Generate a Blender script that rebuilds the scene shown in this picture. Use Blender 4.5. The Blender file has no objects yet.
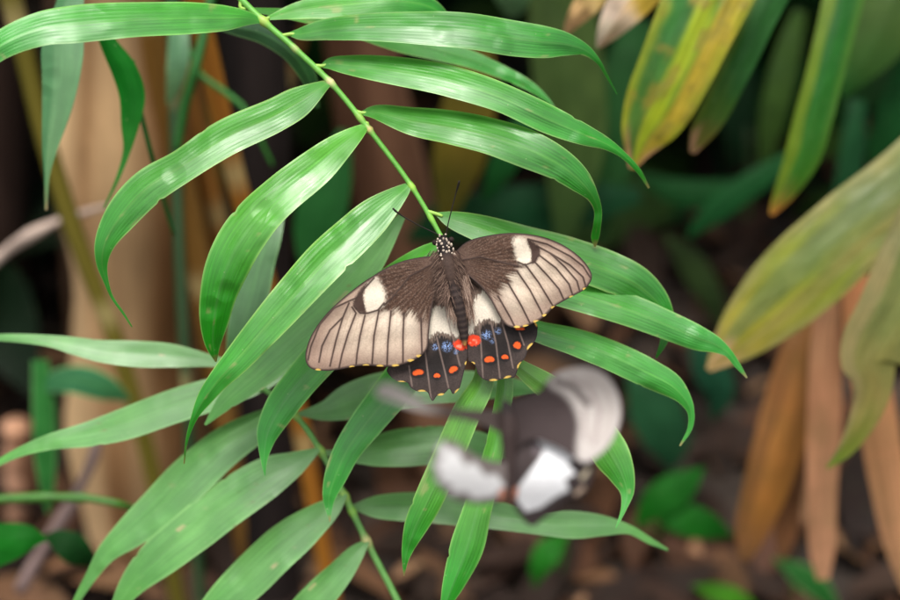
import bpy, math, random
import numpy as np
from mathutils import Vector

random.seed(7)
rng = np.random.default_rng(7)
scene = bpy.context.scene
col = scene.collection

# ------------------------------------------------------------------ camera
LENS, S, H, PITCH = 60.0, 0.62, 0.96, math.radians(35)
K = 36.0 / LENS / 900.0
FWD = np.array([0, math.cos(PITCH), -math.sin(PITCH)])
UPV = np.array([0, math.sin(PITCH), math.cos(PITCH)])
RGT = np.array([1.0, 0, 0])
CAM = np.array([0, 0, H])
cd = bpy.data.cameras.new('camera')
cam = bpy.data.objects.new('camera', cd)
col.objects.link(cam)
cam.location = CAM
cam.rotation_euler = (math.pi / 2 - PITCH, 0, 0)
cd.lens = LENS
cd.sensor_width = 36
cd.clip_start = 0.02
cd.clip_end = 200
cd.dof.use_dof = True
cd.dof.focus_distance = S
cd.dof.aperture_fstop = 4.3
scene.camera = cam


def P(px, py, d):
    """A point of the place seen at photograph pixel (px, py), d metres down the lens axis."""
    px = np.asarray(px, float); py = np.asarray(py, float); d = np.asarray(d, float)
    u = (px - 450) * K; v = -(py - 300) * K
    return CAM + d[..., None] * (FWD + u[..., None] * RGT + v[..., None] * UPV)


def PY(px, py, Y):
    """The point seen at pixel (px, py) on the vertical plane y = Y."""
    r = FWD + (px - 450) * K * RGT - (py - 300) * K * UPV
    return CAM + r * (Y / r[1])


def lin(c):
    c = np.asarray(c, float) / 255.0
    return np.where(c <= 0.04045, c / 12.92, ((c + 0.055) / 1.055) ** 2.4)


def catmull(pts, n):
    pts = np.asarray(pts, float)
    m = len(pts)
    seg = np.r_[0, np.cumsum(np.maximum(np.linalg.norm(np.diff(pts[:, :2], axis=0), axis=1), 1e-6) ** 0.5)]
    e = np.vstack([2 * pts[0] - pts[1], pts, 2 * pts[-1] - pts[-2]])
    tk = np.r_[-(seg[1] - seg[0]), seg, 2 * seg[-1] - seg[-2]]
    # sample evenly in length
    chord = np.r_[0, np.cumsum(np.linalg.norm(np.diff(pts[:, :2], axis=0), axis=1))]
    L = np.linspace(0, chord[-1], n)
    out = []
    for l in L:
        k = min(max(np.searchsorted(chord, l, side='right') - 1, 0), m - 2)
        f = (l - chord[k]) / max(chord[k + 1] - chord[k], 1e-9)
        t = seg[k] + f * (seg[k + 1] - seg[k])
        p0, p1, p2, p3 = e[k], e[k + 1], e[k + 2], e[k + 3]
        t0, t1, t2, t3 = tk[k], tk[k + 1], tk[k + 2], tk[k + 3]
        A1 = (t1 - t) / (t1 - t0) * p0 + (t - t0) / (t1 - t0) * p1
        A2 = (t2 - t) / (t2 - t1) * p1 + (t - t1) / (t2 - t1) * p2
        A3 = (t3 - t) / (t3 - t2) * p2 + (t - t2) / (t3 - t2) * p3
        B1 = (t2 - t) / (t2 - t0) * A1 + (t - t0) / (t2 - t0) * A2
        B2 = (t3 - t) / (t3 - t1) * A2 + (t - t1) / (t3 - t1) * A3
        out.append((t2 - t) / (t2 - t1) * B1 + (t - t1) / (t2 - t1) * B2)
    return np.array(out)


def noise2(x, y, seed=0):
    """Smooth value noise 0..1 on arrays."""
    r = np.random.default_rng(seed)
    tab = r.random((64, 64))
    xi = np.floor(x).astype(int); yi = np.floor(y).astype(int)
    fx = x - xi; fy = y - yi
    fx = fx * fx * (3 - 2 * fx); fy = fy * fy * (3 - 2 * fy)
    g = lambda a, b: tab[a % 64, b % 64]
    return (g(xi, yi) * (1 - fx) + g(xi + 1, yi) * fx) * (1 - fy) + (g(xi, yi + 1) * (1 - fx) + g(xi + 1, yi + 1) * fx) * fy


def sstep(a, b, x):
    t = np.clip((x - a) / (b - a), 0, 1)
    return t * t * (3 - 2 * t)


# ------------------------------------------------------------------ materials
def new_mat(name):
    m = bpy.data.materials.new(name)
    m.use_nodes = True
    nt = m.node_tree
    for n in list(nt.nodes):
        nt.nodes.remove(n)
    return m, nt


def N(nt, t, **kw):
    n = nt.nodes.new(t)
    for k, v in kw.items():
        if k.startswith('_'):
            setattr(n, k[1:], v)
        else:
            n.inputs[k.replace('__', ' ')].default_value = v
    return n


def ramp(nt, fac, stops):
    r = nt.nodes.new('ShaderNodeValToRGB')
    el = r.color_ramp.elements
    el[0].position, el[0].color = stops[0][0], (*stops[0][1], 1)
    el[1].position, el[1].color = stops[-1][0], (*stops[-1][1], 1)
    for p, c in stops[1:-1]:
        e = el.new(p); e.color = (*c, 1)
    nt.links.new(fac, r.inputs[0])
    return r.outputs[0]


def leaf_mat(name, rough=0.38, trans=0.3, bump=0.6, spec=0.5, vein=0.25, blotch=(3.0, 0.5), coat=0.0, dimple=0.0):
    """Leaf blade: colour from the blade's own tint, parallel veins along it, uneven gloss."""
    m, nt = new_mat(name)
    L = nt.links.new
    out = N(nt, 'ShaderNodeOutputMaterial')
    att = N(nt, 'ShaderNodeAttribute', _attribute_name='tint')
    nu = N(nt, 'ShaderNodeUVMap', _uv_map='across')
    pu = N(nt, 'ShaderNodeUVMap', _uv_map='flat')
    mp = N(nt, 'ShaderNodeMapping'); mp.inputs['Scale'].default_value = (26, 0.9, 1)
    L(nu.outputs[0], mp.inputs[0])
    nz = N(nt, 'ShaderNodeTexNoise', Scale=1.0, Detail=4.0, Roughness=0.65)
    L(mp.outputs[0], nz.inputs['Vector'])
    v1 = ramp(nt, nz.outputs[0], [(0.3, (1 - vein,) * 3), (0.7, (1 + vein,) * 3)])
    mul = N(nt, 'ShaderNodeMix', _data_type='RGBA', _blend_type='MULTIPLY'); mul.inputs[0].default_value = 1
    L(att.outputs[0], mul.inputs[6]); L(v1, mul.inputs[7])
    # patchy pigment
    n2 = N(nt, 'ShaderNodeTexNoise', Scale=2.2, Detail=5.0, Roughness=0.6)
    L(pu.outputs[0], n2.inputs['Vector'])
    v2 = ramp(nt, n2.outputs[0], [(0.3, (0.8, 0.86, 0.8)), (0.7, (1.22, 1.12, 1.15))])
    mul2 = N(nt, 'ShaderNodeMix', _data_type='RGBA', _blend_type='MULTIPLY'); mul2.inputs[0].default_value = 1
    L(mul.outputs[2], mul2.inputs[6]); L(v2, mul2.inputs[7])
    # small pale scars
    vo = N(nt, 'ShaderNodeTexVoronoi', Scale=9.0)
    L(pu.outputs[0], vo.inputs['Vector'])
    sc = ramp(nt, vo.outputs[0], [(0.035, (0.5, 0.5, 0.5)), (0.07, (0, 0, 0))])
    mx = N(nt, 'ShaderNodeMix', _data_type='RGBA')
    L(sc, mx.inputs[0]); L(mul2.outputs[2], mx.inputs[6]); mx.inputs[7].default_value = (0.36, 0.42, 0.22, 1)
    colour = mx.outputs[2]
    # gloss
    n3 = N(nt, 'ShaderNodeTexNoise', Scale=3.5, Detail=3.0)
    L(pu.outputs[0], n3.inputs['Vector'])
    rr = N(nt, 'ShaderNodeMapRange'); rr.inputs[3].default_value = rough - 0.09; rr.inputs[4].default_value = rough + 0.14
    rr.inputs[1].default_value = 0.3; rr.inputs[2].default_value = 0.7
    L(n3.outputs[0], rr.inputs[0])
    # waviness: blotches + fine veins
    mb = N(nt, 'ShaderNodeMapping'); mb.inputs['Scale'].default_value = (2.2, 0.75, 1)
    L(pu.outputs[0], mb.inputs[0])
    n4 = N(nt, 'ShaderNodeTexNoise', Scale=blotch[0], Detail=1.0, Roughness=0.4)
    L(mb.outputs[0], n4.inputs['Vector'])
    b1 = N(nt, 'ShaderNodeBump', Strength=blotch[1], Distance=0.004)
    L(n4.outputs[0], b1.inputs['Height'])
    wv = N(nt, 'ShaderNodeTexWave', Scale=3.2, Distortion=1.2, Detail=2.0)
    wv.inputs['Detail Scale'].default_value = 0.6
    mw = N(nt, 'ShaderNodeMapping'); mw.inputs['Scale'].default_value = (1, 0.05, 1)
    L(nu.outputs[0], mw.inputs[0]); L(mw.outputs[0], wv.inputs['Vector'])
    b3 = N(nt, 'ShaderNodeBump', Strength=bump * 0.28, Distance=0.0003)
    L(wv.outputs['Fac'], b3.inputs['Height']); L(b1.outputs[0], b3.inputs['Normal'])
    vd = N(nt, 'ShaderNodeTexVoronoi', Scale=2.6); vd.feature = 'F1'
    L(pu.outputs[0], vd.inputs['Vector'])
    dm = N(nt, 'ShaderNodeMapRange'); dm.interpolation_type = 'SMOOTHSTEP'; dm.inputs[1].default_value = 0.0; dm.inputs[2].default_value = 0.36
    L(vd.outputs['Distance'], dm.inputs[0])
    b4 = N(nt, 'ShaderNodeBump', Strength=dimple, Distance=0.003)
    L(dm.outputs[0], b4.inputs['Height']); L(b3.outputs[0], b4.inputs['Normal'])
    b2 = N(nt, 'ShaderNodeBump', Strength=bump * 0.5, Distance=0.0004)
    L(nz.outputs[0], b2.inputs['Height']); L(b4.outputs[0], b2.inputs['Normal'])
    pb = N(nt, 'ShaderNodeBsdfPrincipled')
    L(colour, pb.inputs['Base Color']); L(rr.outputs[0], pb.inputs['Roughness']); L(b2.outputs[0], pb.inputs['Normal'])
    pb.inputs['Specular IOR Level'].default_value = spec
    pb.inputs['Coat Weight'].default_value = coat
    pb.inputs['Coat Roughness'].default_value = 0.33
    pb.inputs['Coat IOR'].default_value = 1.6
    tr = N(nt, 'ShaderNodeBsdfTranslucent')
    g = N(nt, 'ShaderNodeGamma'); g.inputs[1].default_value = 0.8
    L(colour, g.inputs[0]); L(g.outputs[0], tr.inputs[0])
    ms = N(nt, 'ShaderNodeMixShader'); ms.inputs[0].default_value = trans
    L(pb.outputs[0], ms.inputs[1]); L(tr.outputs[0], ms.inputs[2])
    L(ms.outputs[0], out.inputs[0])
    return m


def tint_mat(name, rough=0.6, spec=0.3, noise=30.0, amt=0.25, bump=0.3, dist=0.001, stretch=(1, 1, 1), coords='Object'):
    m, nt = new_mat(name)
    L = nt.links.new
    out = N(nt, 'ShaderNodeOutputMaterial')
    att = N(nt, 'ShaderNodeAttribute', _attribute_name='tint')
    tc = N(nt, 'ShaderNodeTexCoord')
    mp = N(nt, 'ShaderNodeMapping'); mp.inputs['Scale'].default_value = stretch
    L(tc.outputs[coords], mp.inputs[0])
    nz = N(nt, 'ShaderNodeTexNoise', Scale=noise, Detail=6.0, Roughness=0.65)
    L(mp.outputs[0], nz.inputs['Vector'])
    v1 = ramp(nt, nz.outputs[0], [(0.28, (1 - amt,) * 3), (0.72, (1 + amt,) * 3)])
    mul = N(nt, 'ShaderNodeMix', _data_type='RGBA', _blend_type='MULTIPLY'); mul.inputs[0].default_value = 1
    L(att.outputs[0], mul.inputs[6]); L(v1, mul.inputs[7])
    b = N(nt, 'ShaderNodeBump', Strength=bump, Distance=dist)
    L(nz.outputs[0], b.inputs['Height'])
    pb = N(nt, 'ShaderNodeBsdfPrincipled', Roughness=rough)
    pb.inputs['Specular IOR Level'].default_value = spec
    L(mul.outputs[2], pb.inputs['Base Color']); L(b.outputs[0], pb.inputs['Normal'])
    L(pb.outputs[0], out.inputs[0])
    return m


def wing_mat(name):
    m, nt = new_mat(name)
    L = nt.links.new
    out = N(nt, 'ShaderNodeOutputMaterial')
    att = N(nt, 'ShaderNodeAttribute', _attribute_name='tint')
    tc = N(nt, 'ShaderNodeTexCoord')
    nz = N(nt, 'ShaderNodeTexNoise', Scale=1500.0, Detail=3.0, Roughness=0.7)
    L(tc.outputs['Object'], nz.inputs['Vector'])
    v1 = ramp(nt, nz.outputs[0], [(0.3, (0.86,) * 3), (0.7, (1.14,) * 3)])
    mul = N(nt, 'ShaderNodeMix', _data_type='RGBA', _blend_type='MULTIPLY'); mul.inputs[0].default_value = 1
    L(att.outputs[0], mul.inputs[6]); L(v1, mul.inputs[7])
    b = N(nt, 'ShaderNodeBump', Strength=0.35, Distance=0.0003)
    L(nz.outputs[0], b.inputs['Height'])
    pb = N(nt, 'ShaderNodeBsdfPrincipled', Roughness=0.75)
    pb.inputs['Specular IOR Level'].default_value = 0.25
    pb.inputs['Sheen Weight'].default_value = 0.12
    pb.inputs['Sheen Roughness'].default_value = 0.5
    L(mul.outputs[2], pb.inputs['Base Color']); L(b.outputs[0], pb.inputs['Normal'])
    tr = N(nt, 'ShaderNodeBsdfTranslucent')
    L(mul.outputs[2], tr.inputs[0])
    ms = N(nt, 'ShaderNodeMixShader'); ms.inputs[0].default_value = 0.15
    L(pb.outputs[0], ms.inputs[1]); L(tr.outputs[0], ms.inputs[2])
    L(ms.outputs[0], out.inputs[0])
    return m


M_FRESH = leaf_mat('fresh_palm_leaflet', rough=0.38, trans=0.34, spec=0.8, blotch=(2.4, 0.9), coat=0.62, vein=0.24, bump=0.75, dimple=0.4)
M_SOFT = leaf_mat('matte_palm_leaflet', rough=0.45, trans=0.25, spec=0.8, blotch=(2.0, 0.6), coat=0.6, dimple=0.25)
M_OLD = leaf_mat('yellowing_leaf', rough=0.5, trans=0.3, spec=0.35, vein=0.3)
M_DRY = leaf_mat('dry_brown_leaf', rough=0.75, trans=0.12, spec=0.2, vein=0.35)
M_DARK = leaf_mat('undergrowth_leaf', rough=0.6, trans=0.2, spec=0.12)
M_STEM = tint_mat('green_stem', rough=0.45, spec=0.4, noise=220, amt=0.18, bump=0.3, dist=0.0004)
M_CANE = tint_mat('cane_bark', rough=0.55, spec=0.3, noise=24, amt=0.4, bump=0.5, dist=0.002, stretch=(1, 1, 0.12))
M_BARK = tint_mat('trunk_bark', rough=0.85, spec=0.15, noise=22, amt=0.35, bump=0.8, dist=0.006, stretch=(1, 1, 0.16))
M_BODY = tint_mat('insect_body', rough=0.7, spec=0.25, noise=900, amt=0.3, bump=0.5, dist=0.0004)
M_FUR = tint_mat('insect_hair', rough=0.8, spec=0.15, noise=500, amt=0.2, bump=0.0)
M_WING = wing_mat('wing_scales')
M_LITTER = tint_mat('litter_leaf', rough=0.8, spec=0.2, noise=60, amt=0.35, bump=0.4)


# ------------------------------------------------------------------ mesh helpers
def add_mesh(name, verts, faces, mat, tint=None, uv_across=None, uv_flat=None, parent=None, smooth=True):
    me = bpy.data.meshes.new(name)
    me.from_pydata([tuple(v) for v in np.asarray(verts, float)], [], [tuple(int(i) for i in f) for f in faces])
    if tint is not None:
        a = me.color_attributes.new('tint', 'FLOAT_COLOR', 'POINT')
        c = np.ones((len(verts), 4), np.float32)
        c[:, :3] = np.clip(tint, 0, 1)
        a.data.foreach_set('color', c.ravel())
    if uv_across is not None or uv_flat is not None:
        li = np.zeros(len(me.loops), np.int32)
        me.loops.foreach_get('vertex_index', li)
        for nm, uv in (('across', uv_across), ('flat', uv_flat)):
            if uv is not None:
                lay = me.uv_layers.new(name=nm)
                lay.data.foreach_set('uv', np.asarray(uv, np.float32)[li].ravel())
    me.materials.append(mat)
    if smooth:
        me.polygons.foreach_set('use_smooth', [True] * len(me.polygons))
    me.update()
    o = bpy.data.objects.new(name, me)
    col.objects.link(o)
    if parent is not None:
        o.parent = parent
        o.matrix_parent_inverse = parent.matrix_world.inverted()
    return o


def tag(o, label=None, cat=None, group=None, kind=None):
    if label: o['label'] = label
    if cat: o['category'] = cat
    if group: o['group'] = group
    if kind: o['kind'] = kind
    return o


def thing(name, label, cat, loc, group=None):
    o = bpy.data.objects.new(name, None)
    o.empty_display_size = 0.02
    o.location = tuple(loc)
    col.objects.link(o)
    o.matrix_world.translation = Vector(tuple(float(x) for x in loc))
    return tag(o, label, cat, group)


def grid_faces(n, m, off=0):
    i, j = np.meshgrid(np.arange(n - 1), np.arange(m - 1), indexing='ij')
    a = (i * m + j + off).ravel()
    return np.stack([a, a + 1, a + m + 1, a + m], 1)


def blade_geo(pts, d, tilt=(25, 5), fold=0.18, n=44, m=11, arch=None, colour=None, seed=0, wave=0.0, curl=0.0, nicks=False):
    """A leaf blade. pts: (px, py, half width) down its length; d: depth of its base;
    arch: (base, middle, tip) depth offsets in metres; tilt: roll of the blade (base, tip) in degrees,
    positive lays the upper edge back; fold: depth of the V along the midrib."""
    if arch is None:
        arch = (0, -0.004, 0.012)
    c = catmull(pts, n)
    t = np.linspace(0, 1, n)
    ax = [0, 0.5, 1] if len(arch) == 3 else np.linspace(0, 1, len(arch))
    if len(arch) == 3:
        dz = arch[0] * (1 - t) * (1 - 2 * t) + arch[1] * 4 * t * (1 - t) + arch[2] * t * (2 * t - 1)
    else:
        dz = np.interp(t, ax, arch)
    r_ = np.random.default_rng(seed + 11)
    dd = d + dz
    hw = np.maximum(c[:, 2], 0.25)
    tg = np.gradient(c[:, :2], axis=0)
    tg /= np.maximum(np.linalg.norm(tg, axis=1), 1e-9)[:, None]
    nr = np.stack([-tg[:, 1], tg[:, 0]], 1)
    flip = np.sign(np.mean(nr[:, 1])) or 1
    nr = nr * -flip                              # towards the upper side in the picture
    rl = np.radians(tilt[0] + (tilt[1] - tilt[0]) * sstep(0.35, 0.95, t))
    us = np.linspace(-1, 1, m)
    pxs = K * dd
    # a blade is not symmetric: jitter the edges a little
    ew = 1 + 0.05 * (noise2(t * 9 + seed * 3.1, t * 0 + 0.5, seed) - 0.5)
    V = []; A = []; F = []
    ph = r_.random() * 6
    nick = np.ones((2, n))
    if nicks:
        for q in range(r_.integers(0, 3)):
            p0 = r_.uniform(.25, .9); dp = r_.uniform(.04, .13)
            nick[r_.integers(2)] -= dp * np.exp(-((t - p0) / .008) ** 2)
    for k, u in enumerate(us):
        nk = 1 + (nick[int(u > 0)] - 1) * sstep(.55, 1, abs(u))
        px = c[:, 0] + nr[:, 0] * hw * u * ew * nk
        py = c[:, 1] + nr[:, 1] * hw * u * ew * nk
        dep = dd + np.tan(rl) * u * hw * pxs + (fold * (abs(u) ** 1.1) - fold * 0.5) * hw * pxs
        if curl:
            dep = dep + curl * hw * pxs * max(0, abs(u) - 0.6) ** 2 * 6
        if wave:
            dep = dep + wave * hw * pxs * np.sin(t * 17 + ph + u * 1.5) * (0.3 + abs(u))
        V.append(P(px, py, dep))
        A.append(np.stack([np.full(n, u * 0.5 + 0.5 + seed * 0.37), t * 3 + seed], 1))
        ln = np.r_[0, np.cumsum(np.linalg.norm(np.diff(c[:, :2], axis=0), axis=1))]
        F.append(np.stack([u * hw / 100 + seed * 1.7, ln / 100 + seed * 0.9], 1))
    V = np.stack(V, 1).reshape(-1, 3); A = np.stack(A, 1).reshape(-1, 2); F = np.stack(F, 1).reshape(-1, 2)
    tt = np.repeat(t, m); uu = np.tile(us, n)
    tint = colour(tt, uu, seed) if callable(colour) else np.tile(lin(colour), (n * m, 1))
    return V, grid_faces(n, m), tint, A, F


def blade(name, mat, parent=None, **kw):
    V, F, T, A, U = blade_geo(**kw)
    return add_mesh(name, V, F, mat, T, A, U, parent)


def tube_geo(pts3, rad, k=12, n=None, tint=(100, 100, 100), rough=0.0, seed=0, caps=True):
    pts3 = np.asarray(pts3, float); rad = np.broadcast_to(np.asarray(rad, float), (len(pts3),))
    if n:
        ch = np.r_[0, np.cumsum(np.linalg.norm(np.diff(pts3, axis=0), axis=1))]
        L = np.linspace(0, ch[-1], n)
        # smooth interpolation
        q = np.stack([np.interp(L, ch, pts3[:, i]) for i in range(3)], 1)
        for _ in range(max(1, n // 16)):
            q[1:-1] = 0.25 * q[:-2] + 0.5 * q[1:-1] + 0.25 * q[2:]
        rad = np.interp(L, ch, rad); pts3 = q
    n = len(pts3)
    tg = np.gradient(pts3, axis=0); tg /= np.linalg.norm(tg, axis=1)[:, None]
    ref = np.array([0.0, 0, 1]) if abs(tg[0][2]) < 0.8 else np.array([0, 1.0, 0])
    V = []
    for i in range(n):
        a = np.cross(tg[i], ref); a /= np.linalg.norm(a); b = np.cross(tg[i], a)
        th = np.linspace(0, 2 * np.pi, k, endpoint=False)
        rr = rad[i]
        if rough:
            rr = rr * (1 + rough * (noise2(th / (2 * np.pi) * 9 + seed, np.full(k, i * 0.35 + seed), seed) - 0.5)
                       + rough * 0.5 * np.sin(i * 0.7 + seed))
        V.append(pts3[i] + np.cos(th)[:, None] * a * np.reshape(rr, (-1, 1)) + np.sin(th)[:, None] * b * np.reshape(rr, (-1, 1)))
    V = np.concatenate(V)
    F = []
    for i in range(n - 1):
        for j in range(k):
            F.append((i * k + j, i * k + (j + 1) % k, (i + 1) * k + (j + 1) % k, (i + 1) * k + j))
    if caps:
        F.append(tuple(range(k - 1, -1, -1))); F.append(tuple((n - 1) * k + j for j in range(k)))
    T = np.asarray(tint(n, k) if callable(tint) else np.tile(lin(tint), (n * k, 1)))
    return V, F, T


def tube(name, mat, pts3, rad, parent=None, **kw):
    V, F, T = tube_geo(pts3, rad, **kw)
    return add_mesh(name, V, F, mat, T, parent=parent)


def px_tube(name, mat, pts, parent=None, **kw):
    """pts: (px, py, depth, radius in px)."""
    p = np.array(pts, float)
    q = P(p[:, 0], p[:, 1], p[:, 2])
    return tube(name, mat, q, p[:, 3] * K * p[:, 2], parent, **kw)


def to_ground(pts, Y, slope=0.0, top=1.5):
    """World points of an upright stem seen at the pixels pts, run on down into the soil and up past the frame."""
    q = [PY(x, y, Y) for x, y in pts]
    a, b = q[0], q[1]
    if a[2] < top:
        q.insert(0, a + (a - b) * (top - a[2]) / max(a[2] - b[2], 1e-3))
    a, b = q[-2], q[-1]
    if b[2] > -0.02:
        q.append(b + (b - a) * (b[2] + 0.03) / max(a[2] - b[2], 1e-3))
    return np.array(q)


# ------------------------------------------------------------------ blade colours
def green(base=(52, 122, 48), tip=(40, 128, 36), edge=(128, 178, 108), rib=(96, 160, 84), mott=0.12):
    b, tp, e, r = lin(base), lin(tip), lin(edge), lin(rib)

    def f(t, u, s):
        c = b + (tp - b) * sstep(0.45, 0.9, t)[:, None]
        c = c + (e - c) * (sstep(0.86, 1.0, np.abs(u)) * 0.7)[:, None]
        c = c + (r - c) * (sstep(0.14, 0.0, np.abs(u)) * 0.3)[:, None]
        nz = noise2(t * 11 + s, u * 1.5 + 5 + s, s % 50)
        return c * (1 + mott * (nz - 0.5) * 2)[:, None]
    return f


def patched(stops, stripe=None, speck=None, tipc=None, tipat=0.85, edgec=None):
    """Old leaf: colour stops along the length, a stripe colour along part of the width, specks, a dead tip."""
    ts = [p for p, _ in stops]; cs = np.array([lin(c) for _, c in stops])

    def f(t, u, s):
        w = t + 0.12 * (noise2(t * 6 + s, u * 3 + s, s % 40) - 0.5)
        c = np.stack([np.interp(w, ts, cs[:, i]) for i in range(3)], 1)
        if stripe:
            for (u0, u1, cc, k) in stripe:
                a = sstep(u0 - 0.12, u0 + 0.06, u + 0.16 * (noise2(t * 8 + s, u * 0 + s, 3) - 0.5)) * (1 - sstep(u1 - 0.06, u1 + 0.12, u)) * k
                c = c + (lin(cc) - c) * a[:, None]
        if edgec:
            a = sstep(0.6, 1.0, np.abs(u) + 0.3 * (noise2(t * 14 + s, u + s, 9) - 0.5)) * 0.8
            c = c + (lin(edgec) - c) * a[:, None]
        if speck:
            a = sstep(0.55, 0.95, noise2(t * 18 + s, u * 3.5 + s, 17) + .25 * (noise2(t * 50 + s, u * 9, 18) - .5)) * 0.85
            c = c + (lin(speck) - c) * a[:, None]
        if tipc:
            a = sstep(tipat - 0.06, tipat + 0.08, t + 0.2 * (noise2(t * 12 + s, u * 3 + s, 21) - 0.5))
            c = c + (lin(tipc) - c) * a[:, None]
        return c
    return f


# ------------------------------------------------------------------ ground
def ground():
    nx, ny = 150, 150
    xs = np.sign(np.linspace(-1, 1, nx)) * np.abs(np.linspace(-1, 1, nx)) ** 3 * 40
    ys = 1.4 + np.sign(np.linspace(-1, 1, ny)) * np.abs(np.linspace(-1, 1, ny)) ** 3 * 40
    X, Y = np.meshgrid(xs, ys, indexing='ij')
    Z = 0.035 * (noise2(X * 5 + 40, Y * 5 + 40, 3) - 0.5) + 0.015 * (noise2(X * 17 + 90, Y * 17 + 90, 4) - 0.5)
    V = np.stack([X.ravel(), Y.ravel(), Z.ravel()], 1)
    m, nt = new_mat('forest_soil')
    L = nt.links.new
    out = N(nt, 'ShaderNodeOutputMaterial')
    tc = N(nt, 'ShaderNodeTexCoord')
    n1 = N(nt, 'ShaderNodeTexNoise', Scale=9.0, Detail=8.0, Roughness=0.7)
    L(tc.outputs['Object'], n1.inputs['Vector'])
    c = ramp(nt, n1.outputs[0], [(0.3, (0.014, 0.010, 0.008)), (0.5, (0.04, 0.027, 0.020)), (0.72, (0.10, 0.065, 0.048))])
    b = N(nt, 'ShaderNodeBump', Strength=1.0, Distance=0.02)
    L(n1.outputs[0], b.inputs['Height'])
    pb = N(nt, 'ShaderNodeBsdfPrincipled', Roughness=0.95)
    L(c, pb.inputs['Base Color']); L(b.outputs[0], pb.inputs['Normal'])
    L(pb.outputs[0], out.inputs[0])
    o = add_mesh('ground', V, grid_faces(nx, ny), m)
    tag(o, kind='structure')


ground()


def leaf_cloud(count, place, size, tints, n=6, m=3, droop=0.4):
    """Many loose leaf blades in one mesh: returns V, F, T, A, U."""
    Vs, Fs, Ts, As, Us = [], [], [], [], []
    off = 0
    t = np.linspace(0, 1, n)
    us = np.linspace(-1, 1, m)
    for i in range(count):
        p, yaw, pit = place(i)
        Lh = random.uniform(*size); W = Lh * random.uniform(0.1, 0.2)
        wid = W * np.sin(np.pi * np.clip(t * 0.94 + 0.04, 0, 1)) ** 0.8
        ca, sa = math.cos(yaw), math.sin(yaw)
        roll = random.uniform(-0.7, 0.7)
        ang = pit - droop * 2 * t
        dx = np.r_[0, np.cumsum(np.cos(ang[:-1]) * Lh / (n - 1))]
        dz = np.r_[0, np.cumsum(np.sin(ang[:-1]) * Lh / (n - 1))]
        pts = []
        for u in us:
            lx = dx; ly = u * wid * math.cos(roll); lz = dz + u * wid * math.sin(roll) + abs(u) * wid * 0.2
            pts.append(np.stack([p[0] + ca * lx - sa * ly, p[1] + sa * lx + ca * ly, p[2] + lz], 1))
        V = np.stack(pts, 1).reshape(-1, 3)
        Vs.append(V); Fs.append(grid_faces(n, m, off)); off += n * m
        c = lin(random.choice(tints)) * random.uniform(0.7, 1.3)
        Ts.append(np.tile(c, (n * m, 1)))
        As.append(np.stack([np.tile(us * 0.5 + 0.5, n) + i * 0.37, np.repeat(t, m) * 2 + i], 1))
        Us.append(np.stack([np.tile(us, n) * W * 8 + i, np.repeat(t, m) * Lh * 8 + i * 0.7], 1))
    return np.concatenate(Vs), np.concatenate(Fs), np.concatenate(Ts), np.concatenate(As), np.concatenate(Us)


# fallen leaves on the soil
def litter():
    tints = [(104, 76, 54), (70, 48, 36), (54, 38, 30), (128, 98, 72), (44, 32, 26), (78, 52, 36), (46, 34, 28), (40, 29, 24), (36, 26, 22)]

    def place(i):
        x = random.gauss(0.15, 0.55); y = random.uniform(0.75, 1.75)
        return (x, y, random.uniform(0.0, 0.035)), random.uniform(0, 6.28), random.uniform(-0.1, 0.5)
    V, F, T, A, U = leaf_cloud(1500, place, (0.03, 0.13), tints, droop=0.25)
    V[:, 2] = np.maximum(V[:, 2], 0.002)
    o = add_mesh('leaf_litter', V, F, M_DRY, T, A, U)
    tag(o, 'brown fallen leaves littering the dark soil under the plants', 'leaf litter', kind='stuff')


litter()

# ------------------------------------------------------------------ trunks and canes behind, on the left
def bark_tint(c0, c1, stripes=7, seed=0):
    a, b = lin(c0), lin(c1)

    def f(n, k):
        i, j = np.meshgrid(np.arange(n), np.arange(k), indexing='ij')
        w = noise2(j / k * stripes + seed, i * 0.05 + seed, seed)
        w = sstep(0.25, 0.75, w)
        return (a + (b - a) * w.ravel()[:, None])
    return f


def trunk(name, label, cat, pts, Y, rpx, c0, c1, mat=None, rough=0.12, seed=1, group=None, k=28, n=60, stripes=9, taper=1.15, top=1.6):
    q = to_ground(pts, Y, top=top)
    r = rpx * K * Y / 0.8
    rad = np.linspace(r * 0.95, r * taper, len(q))
    base = q[-1].copy(); base[2] = 0
    root = thing(name, label, cat, base, group)
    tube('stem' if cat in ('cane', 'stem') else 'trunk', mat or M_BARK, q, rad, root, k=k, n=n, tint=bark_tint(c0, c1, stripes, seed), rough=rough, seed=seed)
    return root


trunk('palm_tree', 'thick pale tan palm trunk behind the hanging leaves', 'tree trunk', [(122, 0), (128, 300), (142, 600)], 0.98, 56, (146, 106, 68), (216, 180, 134), seed=3, stripes=15, rough=.2)
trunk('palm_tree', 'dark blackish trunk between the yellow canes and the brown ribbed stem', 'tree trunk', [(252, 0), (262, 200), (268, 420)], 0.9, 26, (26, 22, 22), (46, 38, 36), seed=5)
trunk('dry_palm', 'brown ribbed dry stem behind the middle of the front frond', 'tree trunk', [(352, 0), (376, 130), (404, 240), (424, 340)], 1.05, 33, (92, 62, 46), (158, 116, 88), seed=8, stripes=14)
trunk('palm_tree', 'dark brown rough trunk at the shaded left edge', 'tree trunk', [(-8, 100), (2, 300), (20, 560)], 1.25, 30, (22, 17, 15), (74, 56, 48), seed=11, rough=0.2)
trunk('palm_stump', 'narrow tan broken stump behind the broad green leaf at lower left', 'tree stump', [(16, 425), (20, 500), (22, 600)], 1.02, 14, (160, 118, 90), (196, 150, 122), seed=14, top=-1)

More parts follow.
